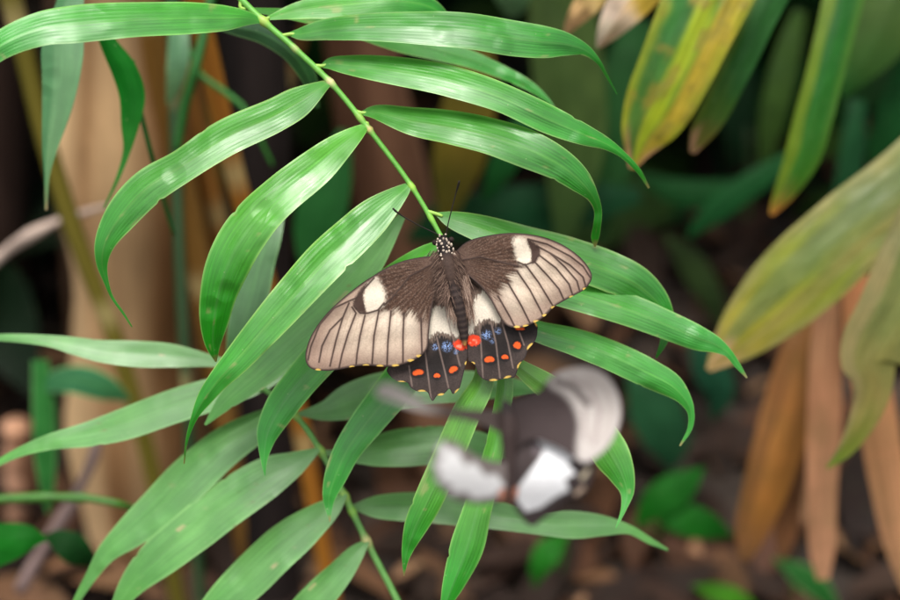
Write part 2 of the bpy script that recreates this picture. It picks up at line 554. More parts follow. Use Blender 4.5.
CG = 'canes of the palm clump'
def cane(label, pts, Y, rpx, c0, c1, seed):
    q = to_ground(pts, Y, top=1.5)
    base = q[-1].copy(); base[2] = 0
    root = thing('palm_cane', label, 'cane', base, CG)
    n = 90
    def rings(nn, k):
        t = bark_tint(c0, c1, 5, seed)(nn, k).reshape(nn, k, 3)
        for i in range(seed % 9, nn, 13):
            t[i] = t[i] * 0.3 + lin((196, 176, 120)) * 0.7
        return t.reshape(-1, 3)
    tube('stem', M_CANE, q, np.full(len(q), rpx * K * Y / 0.8), root, k=16, n=n, tint=rings, rough=0.04, seed=seed)
    return root


cane('olive green cane leaning across the pale tan trunk', [(12, 0), (27, 60), (44, 140), (64, 200), (79, 250), (101, 300), (118, 345), (131, 390), (150, 460), (166, 540)], 0.86, 9, (104, 96, 28), (128, 116, 44), 2)
cane('ochre brown cane just right of the pale tan trunk', [(146, 0), (160, 80), (182, 180), (204, 290), (226, 420)], 0.95, 13, (120, 84, 30), (158, 116, 58), 4)
cane('brown cane between the ochre cane and the orange one', [(186, 0), (196, 120), (214, 260), (236, 420)], 1.02, 11, (112, 78, 40), (150, 108, 66), 6)
cane('long orange yellow cane passing behind the lower rachis', [(196, 0), (222, 120), (238, 190), (286, 350), (310, 475), (330, 590)], 0.82, 9.5, (150, 92, 28), (176, 116, 38), 7)
cane('shorter orange cane left of the long orange yellow one', [(196, 130), (238, 310), (282, 507), (304, 600)], 0.98, 10, (130, 84, 38), (170, 114, 50), 9)
cane('grey green smooth cane in front of the pale tan trunk', [(176, 150), (178, 230), (183, 320), (187, 400), (192, 470), (200, 590)], 0.8, 6, (44, 78, 44), (84, 112, 76), 12)

cane('thin dry brown cane right of the ochre one', [(166, 0), (176, 120), (190, 260), (206, 420)], 1.1, 5, (92, 66, 40), (140, 104, 66), 17)
cane('thin yellow green cane beside the dark upright stalk', [(206, 0), (214, 140), (226, 300), (240, 460)], 1.08, 4.5, (110, 104, 36), (140, 130, 52), 19)
cane('thin dull brown cane at the left of the olive one', [(52, 0), (60, 160), (74, 340), (84, 500)], 1.2, 6, (84, 62, 46), (120, 92, 70), 21)
cane('thin orange brown cane leaning the other way over the tan trunk foot', [(214, 330), (178, 450), (150, 560), (138, 610)], 1.1, 5, (128, 88, 44), (156, 112, 60), 23)

r_ = thing('twig', 'pale grey bare twig crossing the dark gap at left', 'twig', P(0, 252, 1.05))
px_tube('stick', M_BARK, [(-30, 282, 1.05, 5), (5, 252, 1.05, 6), (28, 236, 1.04, 6), (60, 220, 1.04, 4), (110, 205, 1.02, 2)], r_, n=24, tint=(178, 158, 146), rough=0.3)
r_ = thing('twig', 'grey diagonal twig low in the dark gap at lower left', 'twig', P(60, 530, 1.05))
px_tube('stick', M_BARK, [(20, 590, 1.08, 6), (45, 545, 1.06, 7), (75, 500, 1.05, 6), (95, 455, 1.04, 5), (100, 420, 1.04, 3)], r_, n=24, tint=(128, 108, 104), rough=0.3)
r_ = thing('jointed_stem', 'thin level green stem with pale joints at lower left', 'stem', P(0, 499, 0.82))
px_tube('stem', M_STEM, [(-40, 503, .82, 4), (0, 499, .82, 4.6), (48, 497, .82, 5.4), (52, 497, .82, 4), (82, 498, .82, 5.2), (88, 498, .82, 4), (120, 504, .82, 3.6), (150, 514, .84, 2.5)], r_, n=60, tint=(56, 104, 32))
r_ = thing('twig', 'thin dark green twig dropping behind the first large left leaflet', 'twig', P(140, 95, .74))
px_tube('stick', M_STEM, [(132, 60, .72, 2.6), (140, 110, .73, 2.6), (150, 150, .74, 2.6), (162, 195, .76, 2.6), (174, 235, .78, 2)], r_, n=30, tint=(40, 92, 34))
r_ = thing('twig', 'dark green upright stalk under the topmost left leaflet', 'twig', P(205, 30, .84))
px_tube('stick', M_STEM, [(212, -10, .84, 5), (203, 38, .84, 5), (195, 70, .84, 5), (185, 105, .85, 5), (177, 150, .86, 4)], r_, n=30, tint=(36, 92, 34))
r_ = thing('twig', 'bright green thin side twig slanting across the blackish trunk', 'twig', P(194, 66, .8))
px_tube('stick', M_STEM, [(190, 50, .88, 3), (200, 75, .88, 3), (222, 90, .88, 3.2), (243, 106, .88, 2.8), (258, 135, .88, 2.4), (273, 166, .89, 1.6)], r_, n=30, tint=(46, 112, 38))

# ------------------------------------------------------------------ single leaves around
def leaf(name, label, cat, mat, pts, d, group=None, **kw):
    kw.setdefault('m', 13); kw.setdefault('n', 60)
    V, F, T, A, U = blade_geo(pts=pts, d=d, **kw)
    o = bpy.data.objects.new(name, None)
    q = V[kw['m'] // 2]
    root = thing(name, label, cat, q, group)
    bpy.data.objects.remove(o)
    ob = add_mesh('blade', V, F, mat, T, A, U, root)
    return root


HG = 'leaves hanging at upper left'
leaf('hanging_leaf', 'soft green hanging leaf with a brown scorch mark, nearest the left edge', 'leaf', M_SOFT,
     [(76, -40, 6), (70, 5, 14), (63, 45, 21), (61, 75, 19), (57, 107, 15), (50, 147, 8), (47, 175, 3), (46, 210, 1.2)], 0.70, HG,
     tilt=(10, 0), colour=patched([(0, (40, 112, 52)), (.35, (84, 138, 84)), (1, (88, 140, 80))], stripe=[(.45, 1.1, (34, 110, 44), .8)], tipc=(176, 138, 96), tipat=.985), seed=3, arch=(0, 0, .01))
leaf('hanging_leaf', 'dark green pointed hanging leaf in front of the pale tan trunk', 'leaf', M_DARK,
     [(92, 10, 3), (110, 46, 9), (124, 70, 12.5), (132, 95, 13), (130, 125, 9), (127, 150, 4), (117, 180, 2), (104, 208, 1)], 0.71, HG,
     tilt=(-20, -5), colour=green((10, 92, 18), (52, 120, 48), edge=(20, 100, 26), rib=(20, 100, 26)), seed=4, arch=(0, 0, .01))
leaf('hanging_leaf', 'pale grey green short leaf between the ochre and brown canes', 'leaf', M_SOFT,
     [(180, 10, 8), (179, 38, 10), (178, 62, 11), (174, 85, 8), (168, 104, 2)], 0.86, HG, colour=green((76, 128, 84), (84, 130, 80)), seed=5)
leaf('hanging_leaf', 'dark shaded leaf below the base of the topmost left leaflet', 'leaf', M_SOFT,
     [(205, 20, 6), (235, 27, 8), (264, 34, 10), (290, 52, 9), (308, 76, 8), (318, 108, 2)], 0.69, HG, tilt=(-25, -25), colour=green((28, 82, 36), (24, 92, 30)), seed=6)
leaf('hanging_leaf', 'blurred pale leaf showing between two large left leaflets', 'leaf', M_SOFT,
     [(282, 205, 4), (270, 235, 12), (260, 262, 15), (250, 300, 18), (238, 345, 12), (228, 385, 2)], 0.71, HG, tilt=(20, 5), colour=green((78, 128, 74), (70, 122, 66)), seed=7)
leaf('broad_leaf', 'bright green broad leaf cut by the lower left edge', 'leaf', M_DARK,
     [(46, 539, 2), (28, 538, 13), (4, 543, 20), (-30, 552, 22), (-60, 565, 4)], 0.8, None, tilt=(10, 0), colour=green((10, 88, 14), (12, 90, 16), edge=(14, 92, 18), rib=(14, 92, 18)), seed=8)
leaf('broad_leaf', 'dark green small leaf right of the bright broad leaf', 'leaf', M_DARK,
     [(44, 537, 2), (58, 540, 11), (74, 549, 16), (90, 560, 8), (98, 568, 1)], 0.86, None, colour=green((10, 52, 14), (10, 52, 14), edge=(12, 54, 16), rib=(12, 54, 16)), seed=9)
leaf('broad_leaf', 'teal green level leaf in the dark gap left of the trunk', 'leaf', M_DARK,
     [(36, 392, 2), (55, 382, 11), (78, 380, 14), (105, 388, 13), (130, 400, 2)], 0.98, None, colour=green((40, 92, 58), (44, 96, 58)), seed=10)
leaf('broad_leaf', 'mid green upright leaf in the dark gap at left', 'leaf', M_DARK,
     [(40, 360, 8), (43, 400, 11), (45, 450, 11), (47, 490, 7), (48, 515, 1)], 0.98, None, colour=green((34, 98, 40), (36, 100, 42)), seed=12)

# old palm leaves, right
OG = 'old yellowing palm leaves at right'
YG = (136, 138, 28); GG = (46, 104, 34)
leaf('withered_leaf', 'yellow leaf end with a torn whitish tip at top', 'leaf', M_OLD,
     [(668, -50, 24), (640, -12, 23), (620, 14, 18), (606, 34, 10), (598, 47, 2)], 0.80, OG, colour=patched([(0, (170, 150, 40)), (.5, (190, 160, 62)), (.7, (222, 196, 168)), (1, (205, 166, 130))], stripe=[(.1, 1.1, (226, 205, 186), .8)]), tilt=(0, 0), seed=21, wave=.12)
leaf('withered_leaf', 'small ragged tan leaf tip left of the torn whitish one', 'leaf', M_OLD,
     [(606, -40, 16), (592, -4, 14), (580, 12, 11), (570, 26, 6), (565, 35, 1.5)], 0.81, OG, colour=patched([(0, (176, 160, 70)), (.55, (200, 168, 110)), (1, (206, 160, 116))]), tilt=(0, 0), seed=22, wave=.2)
leaf('yellowing_leaf', 'widest yellow and green striped leaf with a brown broken tip', 'leaf', M_OLD,
     [(735, -60, 44), (706, 0, 43), (676, 68, 38), (655, 112, 33), (643, 136, 23), (637, 152, 13), (632, 169, 3)], 0.77, OG,
     colour=patched([(0, (34, 96, 22)), (.45, (66, 122, 24)), (.8, (124, 142, 26)), (1, (160, 134, 60))], stripe=[(.2, .75, (32, 98, 34), .8), (-.25, .12, (150, 168, 24), .9), (-.95, -.4, (176, 150, 40), .85)], speck=(132, 122, 38), tipc=(172, 128, 90), tipat=.93, edgec=(142, 146, 26)), tilt=(0, 0), seed=23, m=25, n=80, fold=.1)
leaf('yellowing_leaf', 'narrow dark green leaf with tan tip beside the widest striped leaf', 'leaf', M_OLD,
     [(798, -50, 17), (766, 5, 17), (740, 60, 16), (716, 108, 15), (701, 134, 11), (692, 153, 3)], 0.80, OG,
     colour=patched([(0, (14, 80, 16)), (.6, (26, 88, 18)), (.85, (70, 106, 22)), (1, (140, 118, 50))], stripe=[(.6, 1.1, (100, 110, 26), .4)], tipc=(204, 152, 120), tipat=.95), tilt=(0, 0), seed=24)
leaf('yellowing_leaf', 'long hanging green leaf with yellow edge and orange tip', 'leaf', M_OLD,
     [(856, -60, 20), (843, 0, 20), (826, 70, 19), (813, 120, 19), (803, 155, 18), (788, 186, 12), (776, 206, 6), (771, 215, 2)], 0.85, OG,
     colour=patched([(0, (22, 88, 18)), (.5, (22, 96, 14)), (.85, (48, 108, 16)), (1, (130, 110, 30))], stripe=[(.4, 1.1, (104, 130, 16), .85), (-1.1, -.7, (70, 110, 20), .6)], tipc=(210, 132, 60), tipat=.965), tilt=(0, 0), seed=25, m=19)
leaf('yellowing_leaf', 'wide dull olive leaf in the top right corner', 'leaf', M_OLD,
     [(945, -80, 40), (905, -10, 40), (876, 40, 30), (856, 74, 15), (843, 97, 2)], 1.0, OG, colour=patched([(0, (66, 92, 26)), (.6, (58, 88, 24)), (1, (24, 82, 20))]), tilt=(0, 0), seed=26)
leaf('yellowing_leaf', 'broad pale olive leaf running down from the right edge to a yellow tip', 'leaf', M_OLD,
     [(960, 140, 42), (905, 189, 41), (852, 231, 42), (806, 272, 42), (770, 306, 37), (742, 334, 27), (723, 354, 15), (708, 370, 3)], 0.83, OG,
     colour=patched([(0, (104, 116, 62)), (.35, (108, 120, 62)), (.6, (122, 134, 34)), (.85, (146, 142, 42)), (1, (164, 140, 74))], stripe=[(.0, .5, (92, 112, 66), .6), (-.55, -.3, (136, 126, 70), .5)], edgec=(138, 134, 76), tipc=(192, 156, 112), tipat=.96), tilt=(10, 0), seed=27, m=25, n=80, fold=.08)
leaf('yellowing_leaf', 'torn olive leaf with ragged notch at the right edge', 'leaf', M_OLD,
     [(955, 170, 34), (920, 255, 38), (893, 318, 38), (876, 346, 35), (870, 362, 30), (873, 376, 22), (872, 395, 18), (860, 426, 13), (845, 450, 8), (827, 468, 1.5)], 0.80, OG,
     colour=patched([(0, (96, 112, 56)), (.5, (104, 112, 54)), (.75, (126, 118, 60)), (1, (100, 122, 26))], stripe=[(.6, 1.1, (140, 124, 84), .6)]), tilt=(0, 0), seed=28, m=19, fold=.05)

DG = 'dry brown leaves hanging over the litter at right'
leaf('dry_leaf', 'wide golden brown dry leaf slanting down to the left', 'dry leaf', M_DRY,
     [(830, 260, 12), (809, 335, 22), (789, 408, 27), (768, 480, 23), (752, 530, 17), (744, 560, 6)], 1.02, DG, colour=patched([(0, (118, 84, 52)), (.4, (150, 104, 56)), (.8, (158, 106, 46)), (1, (120, 84, 50))], stripe=[(.3, 1.1, (112, 76, 44), .7)]), tilt=(0, 0), seed=31, wave=.1, fold=.3)
leaf('dry_leaf', 'straight pinkish tan dry leaf, the middle hanging one', 'dry leaf', M_DRY,
     [(838, 250, 12), (827, 340, 16), (824, 430, 17), (822, 500, 15), (822, 550, 13), (823, 580, 6)], 0.98, DG, colour=patched([(0, (110, 78, 56)), (.5, (168, 120, 86)), (1, (190, 140, 104))]), tilt=(0, 0), seed=32, wave=.08, fold=.35)
leaf('dry_leaf', 'orange brown dry leaf hanging nearest the right edge', 'dry leaf', M_DRY,
     [(852, 250, 10), (862, 330, 18), (876, 410, 20), (888, 480, 19), (899, 545, 15), (908, 595, 4)], 0.97, DG, colour=patched([(0, (140, 88, 54)), (.5, (160, 114, 76)), (1, (172, 128, 92))]), tilt=(0, 0), seed=33, wave=.08, fold=.3)
leaf('dry_leaf', 'short dark brown dry leaf tip between the golden and tan ones', 'dry leaf', M_DRY,
     [(806, 390, 8), (796, 450, 13), (788, 500, 14), (785, 535, 11), (783, 556, 3)], 1.06, DG, colour=patched([(0, (80, 54, 36)), (.6, (104, 68, 40)), (1, (150, 104, 66))]), tilt=(0, 0), seed=34, fold=.3)

# shaded leaves in the middle distance
BG = 'shaded leaves in the dark behind the frond'
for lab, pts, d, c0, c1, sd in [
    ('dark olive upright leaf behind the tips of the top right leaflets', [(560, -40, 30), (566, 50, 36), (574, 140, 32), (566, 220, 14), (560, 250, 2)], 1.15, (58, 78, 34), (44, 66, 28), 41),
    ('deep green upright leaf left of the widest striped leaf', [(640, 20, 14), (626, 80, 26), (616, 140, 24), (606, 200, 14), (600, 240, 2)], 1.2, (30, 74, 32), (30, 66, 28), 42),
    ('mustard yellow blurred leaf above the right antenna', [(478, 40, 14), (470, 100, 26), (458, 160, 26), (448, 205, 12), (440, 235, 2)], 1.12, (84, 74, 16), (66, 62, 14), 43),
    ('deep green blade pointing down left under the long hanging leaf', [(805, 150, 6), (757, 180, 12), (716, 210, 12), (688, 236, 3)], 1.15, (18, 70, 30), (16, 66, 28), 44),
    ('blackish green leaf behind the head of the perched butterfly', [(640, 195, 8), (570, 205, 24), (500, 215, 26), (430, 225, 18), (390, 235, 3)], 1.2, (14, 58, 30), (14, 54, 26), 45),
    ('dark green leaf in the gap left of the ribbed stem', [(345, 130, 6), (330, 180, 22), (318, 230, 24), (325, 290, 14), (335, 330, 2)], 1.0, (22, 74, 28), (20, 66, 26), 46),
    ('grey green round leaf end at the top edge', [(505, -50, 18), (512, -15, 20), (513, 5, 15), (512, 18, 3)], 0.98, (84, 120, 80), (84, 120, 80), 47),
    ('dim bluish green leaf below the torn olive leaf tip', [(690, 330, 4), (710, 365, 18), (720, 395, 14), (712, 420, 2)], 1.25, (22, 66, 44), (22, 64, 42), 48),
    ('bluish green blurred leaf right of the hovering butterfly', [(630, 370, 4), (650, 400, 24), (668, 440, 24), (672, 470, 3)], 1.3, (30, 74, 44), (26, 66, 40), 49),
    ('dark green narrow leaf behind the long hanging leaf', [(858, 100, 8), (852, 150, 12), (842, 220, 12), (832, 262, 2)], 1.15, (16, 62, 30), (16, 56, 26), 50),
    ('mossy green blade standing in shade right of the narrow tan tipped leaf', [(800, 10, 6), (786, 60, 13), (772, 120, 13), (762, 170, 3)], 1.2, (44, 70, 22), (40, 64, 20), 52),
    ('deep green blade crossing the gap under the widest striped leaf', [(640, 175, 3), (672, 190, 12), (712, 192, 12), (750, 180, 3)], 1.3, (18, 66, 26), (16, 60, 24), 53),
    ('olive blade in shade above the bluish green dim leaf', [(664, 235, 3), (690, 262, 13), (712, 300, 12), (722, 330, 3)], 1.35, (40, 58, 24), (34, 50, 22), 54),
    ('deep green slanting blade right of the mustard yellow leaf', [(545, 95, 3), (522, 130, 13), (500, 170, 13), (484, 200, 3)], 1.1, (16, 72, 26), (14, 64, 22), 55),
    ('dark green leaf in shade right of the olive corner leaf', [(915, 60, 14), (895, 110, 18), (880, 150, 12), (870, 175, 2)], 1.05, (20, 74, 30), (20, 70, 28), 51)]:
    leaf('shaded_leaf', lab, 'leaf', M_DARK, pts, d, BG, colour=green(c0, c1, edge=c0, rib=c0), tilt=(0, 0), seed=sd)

# seedlings on the litter
def seedling(label, blades, d, stem, colr, sd):
    b = np.array(PY(stem[0], stem[1], 1.0))
    r = FWD + (stem[0] - 450) * K * RGT - (stem[1] - 300) * K * UPV
    g = CAM + r * (H / -r[2]); g[2] = 0
    root = thing('seedling', label, 'seedling', g, 'green seedlings on the leaf litter')
    for i, pts in enumerate(blades):
        V, F, T, A, U = blade_geo(pts=pts, d=d, tilt=(20, 10), colour=green(*colr), seed=sd + i, arch=(0, -.01, 0))
        add_mesh('leaf', V, F, M_DARK, T, A, U, root)
        tube('stem', M_STEM, [V[5], (V[5] + g) / 2 + np.array([.004, 0, .0]), g - np.array([0, 0, .02])], [.0016, .002, .0024], root, k=8, n=12, tint=(60, 120, 40))
    return root


seedling('bright green seedling with two broad leaves right of the hovering butterfly', [[(636, 525, 2), (658, 502, 17), (684, 484, 15), (704, 468, 1)], [(648, 511, 2), (680, 518, 16), (710, 527, 13), (733, 536, 1)]], 1.12, (662, 530), ((14, 84, 12), (12, 80, 12), (18, 88, 16), (14, 84, 12)), 61)
seedling('small green seedling under the pale level leaflet at bottom', [[(566, 536, 2), (550, 550, 13), (540, 566, 11), (534, 588, 1)]], 1.15, (556, 570), ((26, 98, 20), (24, 94, 18), (26, 98, 20), (26, 98, 20)), 64)
seedling('green seedling at the foot of the hanging tan dry leaf', [[(776, 560, 1), (800, 574, 11), (822, 592, 11), (840, 615, 1)]], 1.18, (800, 600), ((24, 84, 28), (24, 84, 28)), 66)
seedling('lime green seedling leaf at the bottom edge', [[(694, 586, 1), (715, 592, 9), (740, 599, 8), (756, 606, 1)]], 1.16, (720, 612), ((66, 132, 26), (66, 132, 26), (70, 136, 30), (70, 136, 30)), 68)

# ------------------------------------------------------------------ undergrowth plants behind
def bush(label, x, y, n, h, tints, sd):
    random.seed(sd)
    root = thing('undergrowth_plant', label, 'plant', (x, y, 0), 'dark undergrowth plants')

    def place(i):
        a = random.uniform(0, 6.28); rr = random.uniform(0, 0.07)
        return (x + rr * math.cos(a), y + rr * math.sin(a), random.uniform(0.0, h)), a, random.uniform(0.2, 1.2)
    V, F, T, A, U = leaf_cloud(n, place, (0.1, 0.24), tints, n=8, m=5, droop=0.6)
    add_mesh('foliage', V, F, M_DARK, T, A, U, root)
    tube('stem', M_STEM, [(x, y, -.03), (x + .01, y, h * .5), (x, y + .01, h)], [.006, .005, .003], root, k=8, n=10, tint=(50, 70, 34))


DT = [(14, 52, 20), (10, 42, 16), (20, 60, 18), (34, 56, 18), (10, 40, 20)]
for i, (lab, x, y, n, h) in enumerate([
    ('dark leafy plant in shade under the top edge centre', .08, 2.05, 26, .3),
    ('dark leafy plant in shade behind the perched butterfly', .12, 1.72, 22, .22),
    ('dark leafy plant in shade behind the striped leaf', .38, 1.98, 26, .32),
    ('dark leafy plant in shade behind the olive corner leaf', .72, 1.95, 28, .36),
    ('dark leafy plant in shade above the broad pale olive leaf', .55, 1.72, 20, .2),
    ('dark leafy plant in shade between the blackish and ribbed trunks', -.22, 1.6, 22, .3),
    ('dark leafy plant in shade at the upper left edge', -.75, 1.8, 24, .4),
    ('dark leafy plant in shade right of the hovering butterfly', .34, 1.5, 16, .14),
    ('dark leafy plant in shade behind the tips of the right leaflets', .3, 1.72, 30, .2),
    ('dark leafy plant in shade behind the orange tip of the long hanging leaf', .48, 1.85, 30, .25),
    ('blackish low plant added to darken the gap left of the pale tan trunk', -.48, 1.45, 40, .34),
    ('blackish low plant added to darken the ground behind the broken stump', -.5, 1.25, 34, .2),
    ('blackish low plant added to darken the foot of the blackish trunk', -.2, 1.25, 22, .14),
    ('dark leafy plant in shade behind the ribbed stem', -.1, 1.95, 24, .3)]):
    bush(lab, x, y, n, h, [(16, 26, 14), (22, 22, 16), (12, 30, 14), (30, 24, 18)] if lab.startswith('blackish') else DT, 100 + i)  # blackish plants are added to darken the gaps; the shade is in their tint
random.seed(11)

# leaf canopy added overhead, out of the frame, to shade the floor behind the frond
def canopy():
    def place(i):
        x = random.uniform(-2.6, 2.6); z = random.uniform(1.35, 2.5)
        y = random.uniform(1.15 + (z - 1.35) * .5, 4.6)
        return (x, y, z), random.uniform(0, 6.28), random.uniform(-0.6, 0.5)
    V, F, T, A, U = leaf_cloud(2600, place, (0.3, 0.7), [(30, 80, 30), (40, 92, 34), (52, 100, 40), (24, 70, 28)], n=6, m=3)
    o = add_mesh('added_shade_foliage', V, F, M_DARK, T, A, U)
    tag(o, 'added green leaf canopy overhead, out of view, shading the floor behind the frond', 'foliage', kind='stuff')

    def place2(i):
        a = random.uniform(0.15, math.pi - 0.15); r = random.uniform(3.2, 4.6)
        return (r * math.cos(a), 0.4 + r * math.sin(a) * 0.8, random.uniform(0, 2.2)), random.uniform(0, 6.28), random.uniform(-0.6, 0.9)
    V, F, T, A, U = leaf_cloud(2200, place2, (0.3, 0.7), [(22, 60, 26), (30, 74, 30), (20, 54, 26)], n=6, m=3)
    o = add_mesh('thicket_foliage', V, F, M_DARK, T, A, U)
    tag(o, 'dark leafy thicket closing the view behind the trunks', 'foliage', kind='stuff')


canopy()

def merged(name, geos, mat, parent):
    Vs, Fs, Ts = [], [], []
    off = 0
    for V, F, T in geos:
        Vs.append(V); Ts.append(T); Fs += [tuple(i + off for i in f) for f in F]; off += len(V)
    return add_mesh(name, np.concatenate(Vs), Fs, mat, np.concatenate(Ts), parent=parent)


# ------------------------------------------------------------------ the two green fronds
def rachis_geo(pts, d_of, r_of, nodes, base, node_c, end_c=None, n=160, k=12):
    c = catmull([(x, y, 0) for x, y in pts], n)
    t = np.linspace(0, 1, n)
    d = d_of(t)
    r = r_of(t)
    tint = np.tile(lin(base), (n, 1))
    if end_c is not None:
        tint = tint + (lin(end_c) - tint) * sstep(.7, 1, t)[:, None]
    for (x, y, cc, s) in nodes:
        q = np.hypot(c[:, 0] - x, c[:, 1] - y)
        w = np.exp(-(q / s) ** 2)
        r = r * (1 + 0.6 * w)
        tint = tint + (lin(cc) - tint) * (w * .85)[:, None]
    q = P(c[:, 0], c[:, 1], d)
    V, F, _ = tube_geo(q, r * K * d, k=k)
    return V, F, np.repeat(tint, k, 0)


fa = thing('palm_frond', 'sharp green palm frond in front, carrying the perched butterfly', 'palm frond', P(200, -60, S + .03), 'green palm fronds')
DA = lambda t: S + .026 - .019 * t
RC = catmull([(x, y, 0) for x, y in [(196, -70), (225, -20), (258, 16), (292, 46), (332, 84), (368, 128), (410, 184), (442, 238), (470, 292), (490, 345), (500, 372)]], 160)
V, F, T = rachis_geo([(196, -70), (225, -20), (258, 16), (292, 46), (332, 84), (368, 128), (410, 184), (442, 238), (470, 292), (490, 345), (500, 372)],
                     DA, lambda t: 3.6 - 1.7 * t,
                     [(264, 21, (170, 190, 90), 5), (291, 34, (176, 192, 88), 4), (298, 46, (214, 170, 140), 4), (322, 66, (170, 196, 90), 4), (332, 81, (218, 190, 150), 4.5),
                      (363, 115, (176, 200, 96), 5), (369, 130, (206, 176, 120), 3), (410, 188, (168, 200, 80), 4), (435, 216, (160, 204, 70), 5)],
                     (98, 164, 66), None)
RA = (V, F, T)

FRONT = {
 # left of the rachis
 'l1': ([(264, 21, 1.5), (245, 18, 8), (225, 18, 13), (190, 18, 16), (125, 20, 18), (75, 24, 19), (40, 29, 17), (0, 46, 14), (-30, 75, 9), (-50, 112, 1)], (-.01, -.045, -.05), (34, 15), .02),
 'l2': ([(333, 81, 1.5), (325, 85, 5), (300, 101, 15), (275, 115, 17), (225, 138, 18.5), (182, 166, 17), (147, 188, 18.5), (121, 216, 16.5), (105, 243, 10.5), (102, 263, 6), (106, 281, 2.7), (112, 297, 1.5), (123, 313, 1.2), (132, 327, .6)], (-.004, -.016, .004), (30, -12), .008),
 'l3': ([(369, 124, 1.5), (361, 130, 6), (338, 148, 14), (316, 167, 18.5), (282, 194, 20.5), (258, 217, 22), (239, 243, 23), (226, 270, 22), (218, 296, 18.5), (214, 322, 14.5), (213, 345, 8), (216, 362, .8)], (-.004, -.018, .006), (30, -15), .008),
 'l4': ([(411, 183, 1.5), (405, 189, 6), (378, 212, 17), (352, 236, 20), (326, 260, 21), (292, 297, 19.5), (262, 331, 17), (236, 361, 14), (217, 382, 10.5), (205, 398, 8), (195, 416, 3.7), (187, 440, 1.4), (184, 464, .6)], (-.003, -.016, .002), (28, 0), .006),
 'l5': ([(446, 240, 2), (425, 256, 11), (395, 281, 17), (360, 314, 19), (330, 347, 19), (299, 383, 17), (281, 407, 16), (268, 432, 11.5), (265, 447, 7), (264, 462, 3), (265, 476, .5)], (.004, .012, .012), (24, -12), .008),
 'l6': ([(470, 288, 2), (442, 325, 14), (416, 360, 18), (394, 389, 18.5), (366, 424, 16.5), (347, 451, 14), (335, 478, 11), (329, 498, 6.5), (329, 511, 3), (330, 522, .5)], (.008, .012, .014), (22, -12), .012),
 'l7': ([(480, 335, 4), (484, 378, 10.5), (466, 414, 14.5), (446, 461, 15), (427, 503, 14.5), (416, 526, 12), (408, 548, 6.5), (405, 562, 3), (404, 576, .5)], (.008, .0, .008), (14, -14), .006),
 'l8': ([(500, 345, 4), (505, 383, 8), (501, 415, 9), (493, 455, 10), (477, 511, 14.5), (466, 550, 16.5), (453, 585, 11), (445, 606, 5), (440, 622, .5)], (.009, .004, .006), (12, -14), .006),
 # right of the rachis
 'r1': ([(264, 19, 1), (300, 10, 9), (350, 4, 14), (400, 1, 13), (430, 7, 9), (446, 18, 4), (452, 30, .5)], (.01, 0, .02), (34, 5), .026),
 'r0': ([(240, 8, 1), (330, 20, 9), (400, 39, 13), (440, 50, 11), (470, 59, 9), (500, 71, 7), (530, 86, 5), (548, 100, 2), (557, 111, .5)], (.03, .03, .04), (30, 5), .03),
 'r2': ([(290, 34, 2), (300, 34, 6), (325, 29.5, 10.5), (365, 27, 13.5), (425, 28, 17), (470, 31, 18), (512, 38, 18), (545, 42, 16), (565, 44, 12), (585, 50, 6), (598, 61, 2.6), (608, 78, 1.3), (617, 94, .5)], (0, -.012, .022), (34, 5), .012),
 'r3': ([(322, 66, 2), (330, 63.5, 6), (350, 65, 10), (387, 69.5, 14), (425, 75.5, 15.7), (450, 81, 16), (500, 97, 15), (550, 120, 14.5), (585, 135, 10.5), (605, 143, 6.5), (622, 154, 3.6), (638, 170, 2.6), (649, 188, 1)], (0, -.012, .014), (32, 5), .01),
 'r4': ([(362, 113, 2), (375, 112, 7), (412, 121, 14), (450, 127, 17), (490, 136, 18.5), (530, 150, 19), (560, 165, 16), (580, 181, 12), (593, 197, 6), (598, 211, 4), (597, 226, 4), (595, 238, 4), (595, 247, .8)], (0, -.012, .012), (32, -12), .008),
 'r5': ([(437, 214, 2), (450, 219, 8), (482, 229, 14), (525, 245, 19), (570, 258, 20.5), (608, 271, 20), (638, 286, 18.5), (658, 304, 13), (668, 322, 6.5), (664, 341, 4), (656, 358, .8)], (.002, .012, .03), (32, -10), .006),
 'r6': ([(468, 262, 2), (510, 276, 12), (550, 286, 17), (595, 299, 17), (637, 313, 16), (675, 328.5, 14), (700, 339, 12), (715, 344.5, 8.5), (728, 353, 4.5), (738, 366, 3), (747, 378, .8)], (.006, .012, .016), (30, 0), .008),
 'r7': ([(480, 305, 2), (510, 319, 8), (537, 331, 10.5), (575, 342, 13.5), (612, 356, 15), (650, 374, 14.5), (672, 386, 12), (684, 398, 7.3), (691, 412, 3.7), (690, 428, 2.5), (680, 446, .8)], (.008, .012, .016), (30, -10), .01),
 'r8': ([(497, 345, 3), (516, 364, 7), (546, 386, 13), (578, 411, 16), (598, 434, 18), (612, 456, 18.5), (622, 475, 13), (627, 492, 7), (624, 508, 3), (616, 528, .7)], (.008, .012, .008), (12, -18), .012),
}
